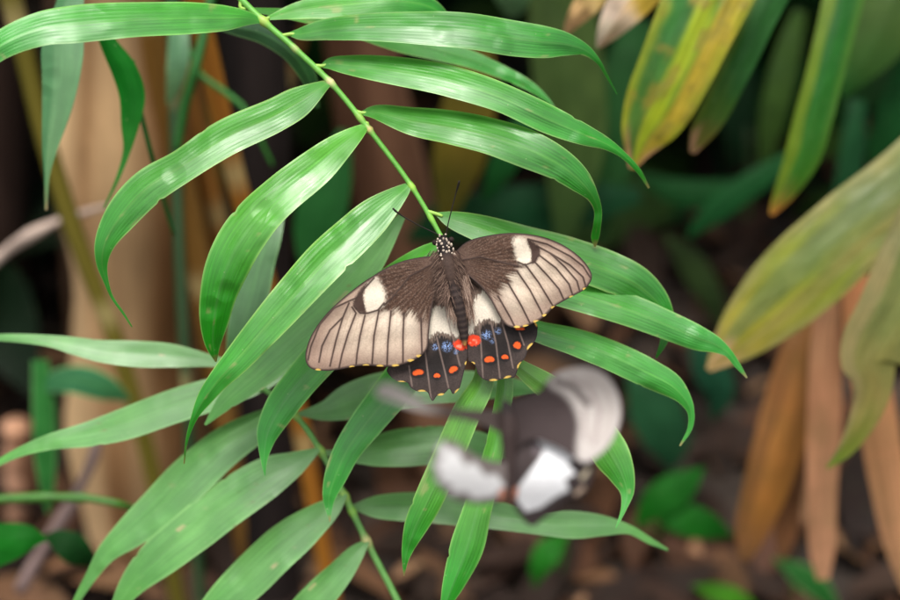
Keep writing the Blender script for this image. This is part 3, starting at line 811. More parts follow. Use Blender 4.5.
for i, (key, (pts, arch, tilt, dofs)) in enumerate(FRONT.items()):
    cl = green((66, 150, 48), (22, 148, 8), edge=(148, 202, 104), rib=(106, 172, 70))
    tilt = (tilt[0] + 2, tilt[1])
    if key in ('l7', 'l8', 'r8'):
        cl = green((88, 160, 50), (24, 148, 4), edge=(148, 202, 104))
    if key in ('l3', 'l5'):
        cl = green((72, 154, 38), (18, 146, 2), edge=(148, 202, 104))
    vr = np.random.default_rng(900 + i)
    tilt = (tilt[0] + vr.uniform(-5, 6), tilt[1] + vr.uniform(-6, 6))
    lv = vr.uniform(.85, 1.15); lh = vr.uniform(.85, 1.2)
    cl0 = cl
    def cl(t, u, sd, cl0=cl0, lv=lv, lh=lh, k=i):
        c = cl0(t, u, sd) * lv * np.array([lh, 1, 1])
        sc = sstep(.9, .96, noise2(t * 26 + k * 3.7, u * 2.2 + k, 71)) * .55
        c = c + (lin((150, 158, 92)) - c) * sc[:, None]
        dead = sstep(.972, .99, t + .02 * (noise2(u * 2 + k, t * 30, 5) - .5)) * (k % 3 != 1)
        return c + (lin((150, 128, 74)) - c) * (dead * .8)[:, None]
    bx_, by_ = pts[0][0], pts[0][1]
    tr_ = float(np.argmin(np.hypot(RC[:, 0] - bx_, RC[:, 1] - by_))) / (len(RC) - 1)
    d0 = S + dofs + .004
    arch = (DA(tr_) + .0004 - d0, arch[1], arch[2])
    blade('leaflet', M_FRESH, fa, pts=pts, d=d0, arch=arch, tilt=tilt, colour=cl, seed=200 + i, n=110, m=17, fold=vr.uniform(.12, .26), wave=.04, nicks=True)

def scarred(cl, k):
    def f(t, u, sd):
        c = cl(t, u, sd)
        a = sstep(.94, .99, noise2(t * 16 + k * 2.3, u * 2 + k * 1.7, 83)) * .7
        c = c + (lin((190, 168, 130)) - c) * a[:, None]
        a = sstep(.945, .98, noise2(t * 40 + k * 5.3, u * 5 + k, 85)) * .6
        return c + (lin((110, 92, 50)) - c) * a[:, None]
    return f


geos = [RA]
for key, (pts, arch, tilt, dofs) in FRONT.items():
    i0 = int(np.argmin(np.hypot(RC[:, 0] - pts[0][0], RC[:, 1] - pts[0][1])))
    d_ = DA(i0 / (len(RC) - 1))
    x0, y0 = RC[max(i0 - 2, 0)][:2]
    (x1, y1), (x2, y2) = pts[0][:2], pts[1][:2]
    L_ = math.hypot(x2 - x1, y2 - y1)
    f_ = min(1, 6 / max(L_, 1e-6))
    if math.hypot(x0 - x1, y0 - y1) > 20:
        continue
    q = P(np.array([x0, x1, x1 + (x2 - x1) * f_]), np.array([y0, y1, y1 + (y2 - y1) * f_]), np.full(3, d_))
    geos.append(tube_geo(q, np.array([1.8, 1.9, 1.4]) * K * S, k=10, n=10, tint=(150, 190, 84)))
merged('rachis', [(a, [tuple(int(z) for z in q_) for q_ in b], c_) for a, b, c_ in geos], M_STEM, fa)

fb = thing('palm_frond', 'softly blurred lower palm frond behind, its stalk running down to the bottom edge', 'palm frond', P(400, 640, S + .08), 'green palm fronds')
V, F, T = rachis_geo([(232, 368), (268, 392), (296, 416), (320, 450), (345, 497), (367, 542), (398, 602), (430, 670), (470, 760)],
                     lambda t: S + .072 + .0 * t, lambda t: 2.6 + 1.5 * t,
                     [(320, 452, (150, 186, 84), 5), (346, 496, (160, 190, 84), 6), (355, 510, (150, 196, 70), 5), (367, 541, (190, 176, 120), 6), (298, 414, (160, 180, 80), 5)],
                     (98, 150, 78), None, end_c=(170, 136, 110))
add_mesh('rachis', V, F, M_STEM, T, parent=fb)
BACK = {
 'l1': ([(252, 368, 2), (212, 361, 6), (175, 356, 11.5), (137, 354, 13), (100, 351, 11), (75, 346, 9), (50, 341, 6), (0, 337.5, 3.5), (-40, 340, 1)], .012),
 'l2': ([(292, 372, 2), (255, 385, 10), (225, 391, 15), (175, 406, 17), (125, 424, 16), (90, 434, 12.5), (50, 442, 8), (20, 452, 5), (0, 462, 3.5), (-25, 478, 1)], .008),
 'l3': ([(300, 402, 2), (262, 424, 14), (225, 447, 20), (190, 478, 22), (160, 508, 21), (130, 533, 16), (107, 553, 10), (92, 575, 6), (77, 600, 3.5), (66, 625, 1)], .012),
 'l4': ([(319, 449, 2), (296, 463, 12), (270, 476, 20), (230, 502, 23), (190, 533, 22), (160, 557, 20), (135, 581, 14), (118, 606, 7), (108, 628, 1)], 0),
 'l5': ([(346, 494, 2), (332, 507, 10), (305, 528, 18), (279, 549, 21), (250, 577, 21), (220, 606, 18), (190, 636, 10), (170, 662, 1)], 0),
 'l6': ([(368, 541, 2), (357, 552, 8), (340, 573, 13), (318, 597, 16), (295, 622, 14), (275, 650, 2)], 0),
 'l0': ([(402, 216, 4), (368, 264, 15), (333, 302, 20), (295, 336, 21), (255, 374, 17), (225, 402, 9), (205, 425, 1)], -.022),
 'r0': ([(298, 414, 2), (325, 411, 10), (350, 402, 18), (385, 392, 20), (430, 388, 17), (480, 386, 14), (520, 388, 8), (542, 393, 1)], .01),
 'r1': ([(322, 452, 2), (345, 455, 6), (370, 452, 14), (400, 448, 19), (440, 445, 19), (480, 447, 15), (515, 452, 6), (535, 457, 1)], .01),
 'r2': ([(352, 507, 2), (375, 507, 11), (412, 507, 15), (450, 509, 16), (500, 516, 14), (540, 523, 12), (575, 525, 14), (605, 526, 10), (630, 530, 4.5), (650, 541, 3.2), (668, 550, 1)], .01),
}
for i, (key, (pts, dofs)) in enumerate(BACK.items()):
    cl = green((90, 152, 74), (78, 152, 56), edge=(134, 186, 108), rib=(104, 166, 86))
    blade('leaflet', M_SOFT, fb, pts=pts, d=S + .07 + dofs, arch=(0, -.004, .006), tilt=(32, 22), colour=scarred(cl, i), seed=300 + i, n=90, m=15, fold=.12, wave=.03, nicks=True)


# ------------------------------------------------------------------ butterflies
def poly_sd(poly, X, Y):
    """Signed distance to a polygon (positive inside) and the nearest boundary point."""
    p = np.asarray(poly, float); q = np.roll(p, -1, 0)
    best = np.full(X.shape, 1e9); bx = X.copy(); by = Y.copy()
    inside = np.zeros(X.shape, bool)
    for (x0, y0), (x1, y1) in zip(p, q):
        dx, dy = x1 - x0, y1 - y0
        t = np.clip(((X - x0) * dx + (Y - y0) * dy) / max(dx * dx + dy * dy, 1e-9), 0, 1)
        cx, cy = x0 + t * dx, y0 + t * dy
        dd = np.hypot(X - cx, Y - cy)
        w = dd < best
        best = np.where(w, dd, best); bx = np.where(w, cx, bx); by = np.where(w, cy, by)
        c = (y0 > Y) != (y1 > Y)
        with np.errstate(divide='ignore', invalid='ignore'):
            xi = (x1 - x0) * (Y - y0) / (y1 - y0 if y1 != y0 else 1e-9) + x0
        inside ^= c & (X < xi)
    return np.where(inside, best, -best), bx, by


def line_d(line, X, Y):
    p = np.asarray(line, float)
    best = np.full(X.shape, 1e9)
    for (x0, y0), (x1, y1) in zip(p[:-1], p[1:]):
        dx, dy = x1 - x0, y1 - y0
        t = np.clip(((X - x0) * dx + (Y - y0) * dy) / max(dx * dx + dy * dy, 1e-9), 0, 1)
        best = np.minimum(best, np.hypot(X - x0 - t * dx, Y - y0 - t * dy))
    return best


def smooth_poly(poly, n=6):
    p = np.asarray(poly, float); out = []
    m = len(p)
    for i in range(m):
        p0, p1, p2, p3 = p[i - 1], p[i], p[(i + 1) % m], p[(i + 2) % m]
        for k in range(n):
            t = k / n
            out.append(0.5 * (2 * p1 + (p2 - p0) * t + (2 * p0 - 5 * p1 + 4 * p2 - p3) * t * t + (3 * p1 - p0 - 3 * p2 + p3) * t ** 3))
    return np.array(out)


def wing(name, outline, paint, depth, parent, step=0.5, sm=True):
    poly = smooth_poly(outline) if sm else np.asarray(outline, float)
    x0, y0 = poly.min(0) - 2 * step; x1, y1 = poly.max(0) + 2 * step
    xs = np.arange(x0, x1, step); ys = np.arange(y0, y1, step)
    X, Y = np.meshgrid(xs, ys, indexing='ij')
    sd, bx, by = poly_sd(poly, X, Y)
    ins = sd > 0
    n, m = X.shape
    F = grid_faces(n, m)
    keep = ins.ravel()[F].sum(1) >= 1
    F = F[keep]
    # drop vertices too far outside, pull the rest onto the outline
    X2 = np.where(ins, X, bx); Y2 = np.where(ins, Y, by)
    used = np.unique(F)
    remap = np.full(n * m, -1); remap[used] = np.arange(len(used))
    F = remap[F]
    px, py = X2.ravel()[used], Y2.ravel()[used]
    s = np.maximum(sd.ravel()[used], 0)
    T = paint(px, py, s)
    V = P(px, py, depth(px, py))
    return add_mesh(name, V, F, M_WING, T, parent=parent)


def mixc(c, colr, w):
    return c + (np.asarray(lin(colr)) - c) * np.clip(w, 0, 1)[:, None]


BROWN, BROWND, PALE, WHITE = (80, 56, 43), (48, 33, 26), (198, 178, 158), (222, 208, 190)
INK, ORANGE, BLUE, YEL = (34, 28, 27), (232, 92, 32), (132, 158, 208), (228, 188, 92)


def forewing_paint(base, brown_edge, patch, spot, veins, tipdir, lunules, fine=1.0):
    bp = smooth_poly(brown_edge, 3)
    pp = smooth_poly(patch); sp = smooth_poly(spot)

    def f(x, y, s):
        ang = np.arctan2(y - base[1], x - base[0]); rad = np.hypot(x - base[0], y - base[1])
        gr = noise2(x * 1.9, y * 1.9, 5)
        gr2 = noise2(x * .5, y * .5, 6)
        c = np.tile(lin(PALE), (len(x), 1))
        c = c * (0.9 + 0.2 * gr)[:, None]
        # whiter close to the brown field, dusky towards the margin and the tip
        sdb, _, _ = poly_sd(bp, x, y)
        c = mixc(c, WHITE, sstep(30, 3, -sdb) * 0.5)
        tipw = sstep(tipdir[2], tipdir[3], (x - base[0]) * tipdir[0] + (y - base[1]) * tipdir[1])
        c = mixc(c, (164, 138, 122), tipw * 0.9)
        c = mixc(c, (134, 108, 94), sstep(24, 3, s) * (0.55 + 0.35 * gr))
        c = mixc(c, (150, 124, 112), sstep(.62, .85, noise2(ang * 34, rad * .02, 44)) * .2)
        # grey-brown streak beside each vein and one down each space
        dall = np.sort(np.stack([line_d(v, x, y) for v in veins]), 0)
        dv = dall[0]
        mid = sstep(1.5, .2, dall[1] - dall[0]) * sstep(4.5, 2.5, dall[0] * 0 + np.abs(dall[0] - 3.5)) * sstep(60, 10, s)
        c = mixc(c, (146, 122, 106), mid * .38)
        c = mixc(c, (150, 124, 112), sstep(4.2, 1.0, dv) * 0.42)
        # brown field with ragged outer edge
        w = sstep(-5.5, 3.0, sdb + (noise2(ang * 60, rad * .05, 8) - .5) * 7 + (gr - .5) * 2.5)
        bc = np.tile(lin(BROWN), (len(x), 1))
        st = np.sin(ang * 84 + gr2 * 3.0)
        bc = mixc(bc, BROWND, sstep(-.1, .9, st) * .3 + .5 * sstep(.45, .75, noise2(ang * 70, rad * .22, 61)) * sstep(70, 40, rad * 0 + 30))
        bc = mixc(bc, (128, 106, 94), sstep(.4, .98, -st) * .6 * sstep(8, 30, rad) * sstep(.35, .7, noise2(x * 1.3, y * 1.3, 63)))
        bc = mixc(bc, (118, 96, 84), sstep(.66, .9, noise2(x * 1.1, y * 1.1, 12)) * .45)
        bc = mixc(bc, (112, 90, 80), sstep(34, 4, rad) * .5)
        c = c + (bc - c) * w[:, None]
        # cell patch
        sdp, _, _ = poly_sd(pp, x, y)
        c = mixc(c, WHITE, sstep(-3.6, 2.6, sdp + (noise2(x * .7, y * .7, 15) - .5) * 3) * .93)
        sds, _, _ = poly_sd(sp, x, y)
        c = mixc(c, (66, 48, 41), sstep(-1.2, 1.2, sds + (gr - .5) * 1.6))
        # veins
        c = mixc(c, (62, 46, 40), sstep(1.35 * fine, .45, dv) * .95)
        # margin
        c = mixc(c, (78, 60, 54), sstep(3.0, .8, s))
        c = mixc(c, (34, 27, 26), sstep(1.2, .2, s) * .8)
        for (lx, ly, r) in lunules:
            c = mixc(c, YEL, sstep(1.2, .6, np.hypot((x - lx) / r, (y - ly) / 1.5)) * .85)
        return c
    return f


def hindwing_paint(white, veins, oranges, blues, reds, lunules, base, outer_c=(84, 70, 66)):
    wp = smooth_poly(white, 4)

    def f(x, y, s):
        gr = noise2(x * 1.9, y * 1.9, 25)
        c = np.tile(lin(INK), (len(x), 1)) * (0.75 + .5 * gr)[:, None]
        dv = np.full(len(x), 1e9)
        for v in veins:
            dv = np.minimum(dv, line_d(v, x, y))
        c = mixc(c, outer_c, sstep(22, 5, s) * .55 * (.4 + .9 * gr) * sstep(334, 350, y + 0 * x))
        # furry brown root
        rad = np.hypot(x - base[0], y - base[1])
        sw, _, _ = poly_sd(wp, x, y)
        top = sstep(60, 40, rad)
        bc = mixc(np.tile(lin((96, 76, 66)), (len(x), 1)), (58, 43, 37), sstep(-.2, .8, np.sin(np.arctan2(y - base[1], x - base[0]) * 40 + gr)))
        c = c + (bc - c) * top[:, None]
        c = mixc(c, (150, 128, 114), sstep(-7, -1, sw + (noise2(x * .9, y * .35, 27) - .5) * 6) * .5)
        c = mixc(c, (224, 212, 195), sstep(-1.8, 1.8, sw + (noise2(x * .9, y * .4, 28) - .5) * 5))
        c = mixc(c, (136, 116, 108), sstep(1.2, .4, dv) * .6)
        for (bx, by, r, k) in blues:
            d = np.hypot(x - bx, y - by)
            m = sstep(r, r * .25, d) * sstep(.42, .6, noise2(x * 1.3, y * 1.3, 31)) * k
            c = mixc(c, BLUE, m * 1.0)
        for (ox, oy, rx, ry, a) in oranges:
            ca, sa = math.cos(a), math.sin(a)
            u = (x - ox) * ca + (y - oy) * sa; v = -(x - ox) * sa + (y - oy) * ca
            q = np.hypot(u / rx, v / ry)
            c = mixc(c, (20, 15, 15), sstep(1.9, 1.2, q) * .8)
            q2 = np.where(v > 0, np.hypot(u / rx, v / (ry * .8)) + .35 * np.exp(-(u / (rx * .5)) ** 2) * (v > ry * .2), q)
            q2 = q2 + .25 * (gr - .5)
            c = mixc(c, ORANGE, sstep(1.15, .8, q2) * .95)
        for (ox, oy, rx, ry, a) in reds:
            ca, sa = math.cos(a), math.sin(a)
            u = (x - ox) * ca + (y - oy) * sa; v = -(x - ox) * sa + (y - oy) * ca
            q = np.hypot(u / rx, v / ry)
            q = q + .35 * (noise2(x * .9, y * .9, 51) - .5)
            c = mixc(c, (228, 66, 34), sstep(1.15, .85, q))
            c = mixc(c, (244, 160, 134), sstep(.5, .8, noise2(x * .3 + 3, y * .3, 52)) * sstep(.9, .5, q) * .7)  # pinkish highlight painted into the red spots
        c = mixc(c, (30, 23, 22), sstep(1.6, .3, s) * .7)
        for (lx, ly, r, a) in lunules:
            ca, sa = math.cos(a), math.sin(a)
            u = (x - lx) * ca + (y - ly) * sa; v = -(x - lx) * sa + (y - ly) * ca
            c = mixc(c, YEL, sstep(1.2, .55, np.hypot(u / r, (v - .12 * u * u / r) / 1.25) + .25 * (gr - .5)) * .85)
        return c
    return f


def body_geo(axis, radii, depth, tints, k=18, n=90, flat=0.9):
    """One continuous insect body down a pixel axis; tints(t, theta) colours it."""
    c = catmull([(x, y, 0) for x, y in axis], n)
    t = np.linspace(0, 1, n)
    r = np.interp(t, [a for a, _ in radii], [b for _, b in radii])
    for _ in range(2):
        r[1:-1] = .25 * r[:-2] + .5 * r[1:-1] + .25 * r[2:]
    d = depth(t)
    q = P(c[:, 0], c[:, 1], d)
    V, F, _ = tube_geo(q, r * K * S, k=k)
    T = tints(np.repeat(t, k), np.tile(np.linspace(0, 2 * np.pi, k, endpoint=False), n))
    return V, F, T


def hairs(name, pairs, parent, tints, length, count, sd, rad=.00011):
    r_ = np.random.default_rng(sd)
    V, F, T = [], [], []
    for i in range(count):
        p, dirv = pairs(r_)
        L = length * r_.uniform(.5, 1.2)
        dirv = dirv / np.linalg.norm(dirv)
        a = np.cross(dirv, FWD); a = a / np.linalg.norm(a) * rad
        o = len(V)
        mid = p + dirv * L * .55 + FWD * r_.uniform(-.0004, .0004)
        V += [p - a, p + a, mid + a * .7, mid - a * .7, p + dirv * L + FWD * r_.uniform(-.0006, .0006)]
        F += [(o, o + 1, o + 2, o + 3), (o + 3, o + 2, o + 4)]
        c = lin(tints[r_.integers(len(tints))])
        T += [c] * 5
    return add_mesh(name, np.array(V), F, M_FUR, np.array(T), parent=parent)


# --- perched butterfly
SB = S - .001
b1 = thing('butterfly', 'sharp brown and cream butterfly perched with wings spread on the frond', 'butterfly', P(452, 290, SB), 'swallowtail butterflies')

LF_OUT = [(447, 262), (436, 256), (410, 259), (390, 266), (376, 274), (360, 284.5), (340, 300.5), (324, 316.5), (312, 334), (306, 350), (306, 362), (312, 369), (326, 371), (340, 369.5), (352, 367), (366, 365.5), (380, 366.5), (395, 366.5), (410, 362), (420, 356.5), (427.5, 348), (429, 333), (431, 315), (436, 292)]
LF_VEINS = [
 [(374, 278), (356, 298), (349, 301), (334, 308), (320, 324), (311, 346), (308, 360)],
 [(349, 303), (343, 317), (330, 330), (322, 346), (319, 362)],
 [(343, 317), (336, 340), (330, 366)],
 [(352, 307), (356, 313), (348, 334), (342, 354), (339, 368)],
 [(365, 315), (360, 336), (357, 354), (356, 366)],
 [(379, 310), (374, 336), (372, 365)],
 [(391, 311), (388, 340), (387, 365)],
 [(404, 313), (403, 336), (403, 362)],
 [(421, 318), (421.5, 336), (422, 354)],
 [(384, 303), (378, 310), (368, 313), (360, 313), (354, 306)],
 [(436, 262), (410, 276), (392, 298), (384, 305)]]
lf_paint = forewing_paint((446, 262),
    [(450, 250), (436, 250), (400, 256), (378, 270), (381, 285), (386, 300), (381, 309), (385, 307), (391, 313), (397, 309.5), (404, 316), (411, 310), (420, 322), (426, 312), (433, 330), (440, 300), (452, 265)],
    [(376, 279), (382, 287), (384.5, 301), (379, 308), (369, 310), (364.5, 303), (364.5, 291), (369, 282)],
    [(371, 279), (362, 287), (355, 298), (353, 305), (358, 311), (366, 314), (365, 306), (363.5, 296), (366, 286)],
    LF_VEINS, (-.82, .57, 108, 165),
    [(318, 370, 3), (352, 367, 3), (366, 365.5, 3.4), (380, 366, 3.6), (395.5, 365.5, 3.8), (411, 360.5, 3.8), (419, 356, 3)])
RF_OUT = [(449, 262), (457, 250), (468, 241), (485, 236), (507, 233), (528, 234), (547, 238), (565, 246), (580, 257), (589, 268), (592, 276), (590, 283), (583, 290.5), (574, 295.5), (563, 301.5), (554, 307), (545, 316), (536, 322), (522, 327.5), (510, 327), (503, 322), (497, 312), (490, 299), (479, 285), (463, 272)]
RF_VEINS = [
 [(528, 239), (547, 244), (570, 256), (583, 266), (590, 277)],
 [(537, 246), (550, 253), (570, 265), (583, 277), (586, 287)],
 [(550, 253), (565, 267), (577, 281), (580, 292)],
 [(539, 255), (556, 268), (569, 284), (573, 296)],
 [(534, 261), (548, 276), (559, 289), (564, 300)],
 [(525, 264), (539, 283), (550, 301), (553, 306)],
 [(517, 271), (530, 290), (541, 311), (543, 316)],
 [(508, 283), (521, 305), (530, 323)],
 [(498, 296), (510, 317), (515, 327)],
 [(486, 291), (497, 312)],
 [(518, 262), (525, 265), (533, 262), (539, 254)],
 [(452, 262), (480, 257), (505, 263), (518, 266)]]
rf_paint = forewing_paint((451, 262),
    [(446, 256), (456, 245), (485, 230), (514, 230), (514, 245), (518, 260), (523, 265), (516, 268), (517, 272), (509, 276), (508, 284), (500, 287), (499, 297), (491, 292), (488, 300), (476, 290), (455, 272)],
    [(514, 240), (521, 238.5), (526, 241), (530, 250), (531.5, 259), (526, 264), (519, 261), (515.5, 251)],
    [(527, 240), (533, 242), (539, 246.5), (540, 254), (535, 263), (531, 262), (531, 252)],
    RF_VEINS, (.97, -.05, 106, 142),
    [(585, 289, 2.5), (572, 297, 3), (553.5, 307.5, 3), (545, 315.5, 3), (536.5, 321.5, 3.6), (526, 326, 3.4), (517, 327, 3.2)])
LH_OUT = [(449, 272), (454, 288), (459, 310), (463, 328), (466, 338), (468, 344), (468, 352), (466.5, 362), (464, 372), (461.5, 382), (459, 389), (453, 394), (449.5, 389), (446, 392), (442, 395.5), (437, 396), (433, 401), (430, 398), (427, 392), (418, 391.5), (411, 388), (407, 382.5), (398, 381.5), (390, 376), (387, 369), (396, 360), (414, 350), (424, 335), (428, 305), (435, 276), (444, 264)]
lh_paint = hindwing_paint(
    [(431, 312), (436, 307), (446, 309), (452, 312), (456, 322), (461, 333), (463, 337), (456, 336), (448, 333), (438, 332), (428, 338), (424, 334)],
    [[(425, 350), (428, 375), (431, 398)], [(437, 338), (440, 352), (445, 372), (449, 390)], [(452, 334), (456, 350), (460, 366)], [(409, 366), (412, 386)], [(445, 308), (452, 336)]],
    [(418, 373, 5.4, 3.5, -.15), (437, 376, 3.3, 2.7, 0), (453.5, 370, 4.6, 3.5, -.5)],
    [(435, 347, 4.5, .9), (447, 346.5, 7, 1.0), (456, 352, 3.5, .6)],
    [(460.5, 345, 7, 5, .25)],
    [(402, 382, 5, .15), (422, 391, 4.5, .05), (441.5, 394.5, 4.2, -.1), (457, 391, 4, -.8), (466, 363, 2.2, -1)], (449, 268))
RH_OUT = [(452, 272), (460, 288), (465, 305), (468, 322), (467, 334), (466.5, 343), (467, 352), (468.5, 361), (473, 363), (476, 368), (478, 374), (483, 379), (490, 381.5), (497, 380.5), (505, 378.5), (514, 377.5), (517, 372), (520, 364), (525, 358), (528, 350), (532, 345), (536, 339), (537.5, 331), (536, 323), (522, 316), (505, 308), (490, 290), (476, 270), (458, 262)]
rh_paint = hindwing_paint(
    [(485, 292), (477, 297), (472.5, 304), (469.5, 318), (467.5, 332), (472, 333), (476, 325), (481, 321), (489, 319), (497, 321), (503, 318), (498, 306)],
    [[(479, 320), (481, 345), (483, 378)], [(491, 322), (496, 343), (500, 378)], [(502, 322), (508, 343), (513, 368)], [(519, 331), (524, 345)]],
    [(489.5, 360, 5.0, 3.7, -.1), (505, 357.5, 3.4, 2.8, 0), (517, 346, 3.7, 4.4, .4), (520, 329, 4.5, 2.2, 0)],
    [(486.5, 335, 6.5, 1.0), (498, 331, 4.5, .55), (492, 341, 4, .4)],
    [(473.5, 340.5, 6.8, 5.6, -.3)],
    [(493.5, 380, 4.4, 0), (507.5, 377, 4.2, -.3), (519, 365, 4.2, -1.0), (529.5, 346, 4.6, -.85), (536, 324, 3, 1.2), (473, 363, 2.4, .2)], (453, 268))

AX = np.array([22, 102]) / math.hypot(22, 102)


def flat_depth(lift, side, off, veins=()):
    def f(x, y):
        lat = (x - 452) * AX[1] - (y - 290) * AX[0]      # distance from the body line
        a = np.abs(lat) / 145
        lon = (x - 444) * AX[0] + (y - 243) * AX[1]
        rip = .00025 * np.sin(lon * .22 + a * 3) * sstep(.05, .4, a)
        dv = np.full(np.shape(x), 9.0)
        for v in veins:
            dv = np.minimum(dv, line_d(v, x, y))
        rip = rip - .00042 * np.exp(-dv / 2.4) + .0006 * (noise2(x * .06, y * .06, 77) - .5)
        return SB + off - lift * a * (1.6 - a) + rip
    return f


wing('hindwing', LH_OUT, lh_paint, flat_depth(.002, -1, .0022), b1)
wing('hindwing', RH_OUT, rh_paint, flat_depth(.002, 1, .0022), b1)
wing('forewing', LF_OUT, lf_paint, flat_depth(.005, -1, 0, LF_VEINS), b1)
wing('forewing', RF_OUT, rf_paint, flat_depth(.005, 1, 0, RF_VEINS), b1)


def body_tint(t, th):
    c = np.tile(lin((52, 40, 36)), (len(t), 1))
    c = mixc(c, (30, 24, 24), sstep(.2, .14, t))
    thx = sstep(.16, .22, t) * sstep(.46, .38, t)
    c = mixc(c, (74, 57, 49), thx * (.4 + .6 * noise2(t * 90, th * 5, 3)))
    ab = sstep(.42, .48, t)
    band = .5 + .5 * np.sin(t * 120)
    c = mixc(c, (104, 92, 88), ab * sstep(.5, .95, band) * .16)
    c = mixc(c, (34, 28, 30), ab * sstep(.5, .1, band) * .7)
    c = mixc(c, (178, 128, 70), sstep(.93, .99, t))
    return c


V, F, T = body_geo([(441.5, 235), (443, 241), (445, 250), (447, 260), (450, 274), (455, 292), (460, 312), (463.5, 331), (465, 346)],
                   [(0, 1.2), (.03, 5.5), (.09, 7.6), (.14, 7.2), (.19, 7.8), (.27, 8.6), (.36, 7.8), (.45, 6.0), (.56, 6.2), (.7, 6.0), (.83, 5.2), (.93, 4), (1, 1)],
                   lambda t: SB - .0028 + .0035 * sstep(.5, 1, t), body_tint, n=130, k=22)
bo = add_mesh('body', V, F, M_BODY, T, parent=b1)


def ball(name, centre, rad, tint, parent, mat, squash=(1, 1, 1), n=8, k=14):
    th = np.linspace(0, np.pi, n); ph = np.linspace(0, 2 * np.pi, k, endpoint=False)
    V = [(math.sin(a) * math.cos(b) * squash[0], math.sin(a) * math.sin(b) * squash[1], math.cos(a) * squash[2]) for a in th for b in ph]
    V = np.array(V) * rad + centre
    F = [(i * k + j, (i + 1) * k + j, (i + 1) * k + (j + 1) % k, i * k + (j + 1) % k) for i in range(n - 1) for j in range(k)]
    return V, F, np.tile(lin(tint), (len(V), 1))


for (ex, ey) in ((434.8, 242.5), (451.2, 239.5)):
    add_mesh('eye', *ball('eye', P(ex, ey, SB - .0018), .0012, (22, 16, 16), None, None)[:2], M_BODY, np.tile(lin((40, 28, 26)), (8 * 14, 1)), parent=b1)
# cream scale tufts on head and collar
dots = []
for (x, y) in [(437, 242), (440, 240.5), (446, 239), (449.5, 243.5), (439.5, 247.5), (444.5, 247.5), (449, 248), (441, 253.5), (446.5, 253), (451.5, 253), (443, 259), (449, 259),
               (438, 239), (443, 238), (448, 241), (437, 245), (442, 244), (447, 246), (451, 245), (439, 251), (444, 250.5), (449, 251), (453, 250), (441, 256), (446, 256.5), (451, 256), (437.5, 248), (454, 255), (440, 235.5), (445, 234.5)]:
    lat = (x - 445.5) / 8.5
    rr_ = rng.uniform(.75, 1.3)
    x += rng.normal(0, .5); y += rng.normal(0, .6)
    dots.append(ball('dot', P(x, y, SB - .0026 - .0029 * math.sqrt(max(0.05, 1 - lat * lat * .9))), .00050 * rr_, (188, 172, 156), None, None, squash=(rng.uniform(.7, 1.2), .9, rng.uniform(.8, 1.7)), n=6, k=8))
merged('scale_tufts', dots, M_FUR, bo)


def thorax_hair(r_):
    t = r_.uniform(0, 1)
    x = 446 + 5 * t + r_.normal(0, 7); y = 250 + 46 * t
    side = np.sign(x - (446 + 5 * t)) or 1
    dv = RGT * side * r_.uniform(.1, .9) - UPV * r_.uniform(.5, 1.3) - FWD * r_.uniform(0, .25)
    return P(x, y, SB - .0046 + .0001 * abs(x - 448) ** 1.5), dv


hairs('hair', thorax_hair, bo, [(96, 76, 66), (66, 50, 44), (124, 102, 90), (52, 40, 36)], .0058, 2200, 4)


def inner_hair(r_):
    t = r_.uniform(0, 1)
    s = r_.choice([-1, 1])
    x = 452 + 10 * t + s * r_.uniform(5, 16) * (1 - .3 * t); y = 272 + 40 * t
    dv = RGT * s * r_.uniform(-.1, .25) - UPV * 1.0 + RGT * .15 - FWD * .05
    return P(x, y, SB - .0022), dv


hairs('hair', inner_hair, bo, [(110, 88, 76), (78, 60, 52), (150, 128, 114)], .008, 420, 5)
# antennae
for pts in ([(443, 237), (437, 234), (420, 226), (404, 217), (396, 211.5), (393, 208.5)], [(446, 235), (448, 224), (452, 208), (456, 193), (458, 186), (459.3, 181)]):
    p = np.array(pts)
    r = np.array([.62, .6, .55, .6, 1.15, .9])
    dd = np.linspace(SB - .004, SB - .012, 6)
    tube('antenna', M_BODY, P(p[:, 0], p[:, 1], dd), r * K * S, b1, k=8, n=30, tint=(36, 30, 28))
for s in (-1, 1):
    for k_, (ax_, ay_) in enumerate(((18, -2), (24, 12), (20, 30))):
        x0, y0 = 447 + k_ * 1.5, 256 + k_ * 8
        p = np.array([(x0 + s * 4, y0, SB + .001), (x0 + s * ax_ * .6, y0 + ay_ * .3, SB + .004), (x0 + s * ax_ * .5, y0 + ay_ * .8, SB + .012)])
        tube('leg', M_BODY, P(p[:, 0], p[:, 1], p[:, 2]), [.0005, .0004, .0003], b1, k=6, n=10, tint=(34, 28, 28))

# --- hovering butterfly, nearer to the lens
S2 = S - .145
b2 = thing('butterfly', 'blurred black and white butterfly hovering below the perched one', 'butterfly', P(512, 460, S2), 'swallowtail butterflies')


def paint2(base, layers, stripes=None):
    ls = [(smooth_poly(p, 3) if sm else np.array(p, float), c, soft) for p, c, soft, sm in layers]

    def f(x, y, s):
        gr = noise2(x * .9, y * .9, 41)
        c = np.tile(lin(base), (len(x), 1)) * (.8 + .4 * gr)[:, None]
        for p, cc, soft in ls:
            sd, _, _ = poly_sd(p, x, y)
            c = mixc(c, cc, sstep(-soft, soft, sd))
        if stripes:
            for ln, cc, w, k in stripes:
                c = mixc(c, cc, sstep(w, w * .3, line_d(ln, x, y)) * k)
        c = mixc(c, (60, 50, 48), sstep(2.2, .4, s) * .6)
        return c
    return f


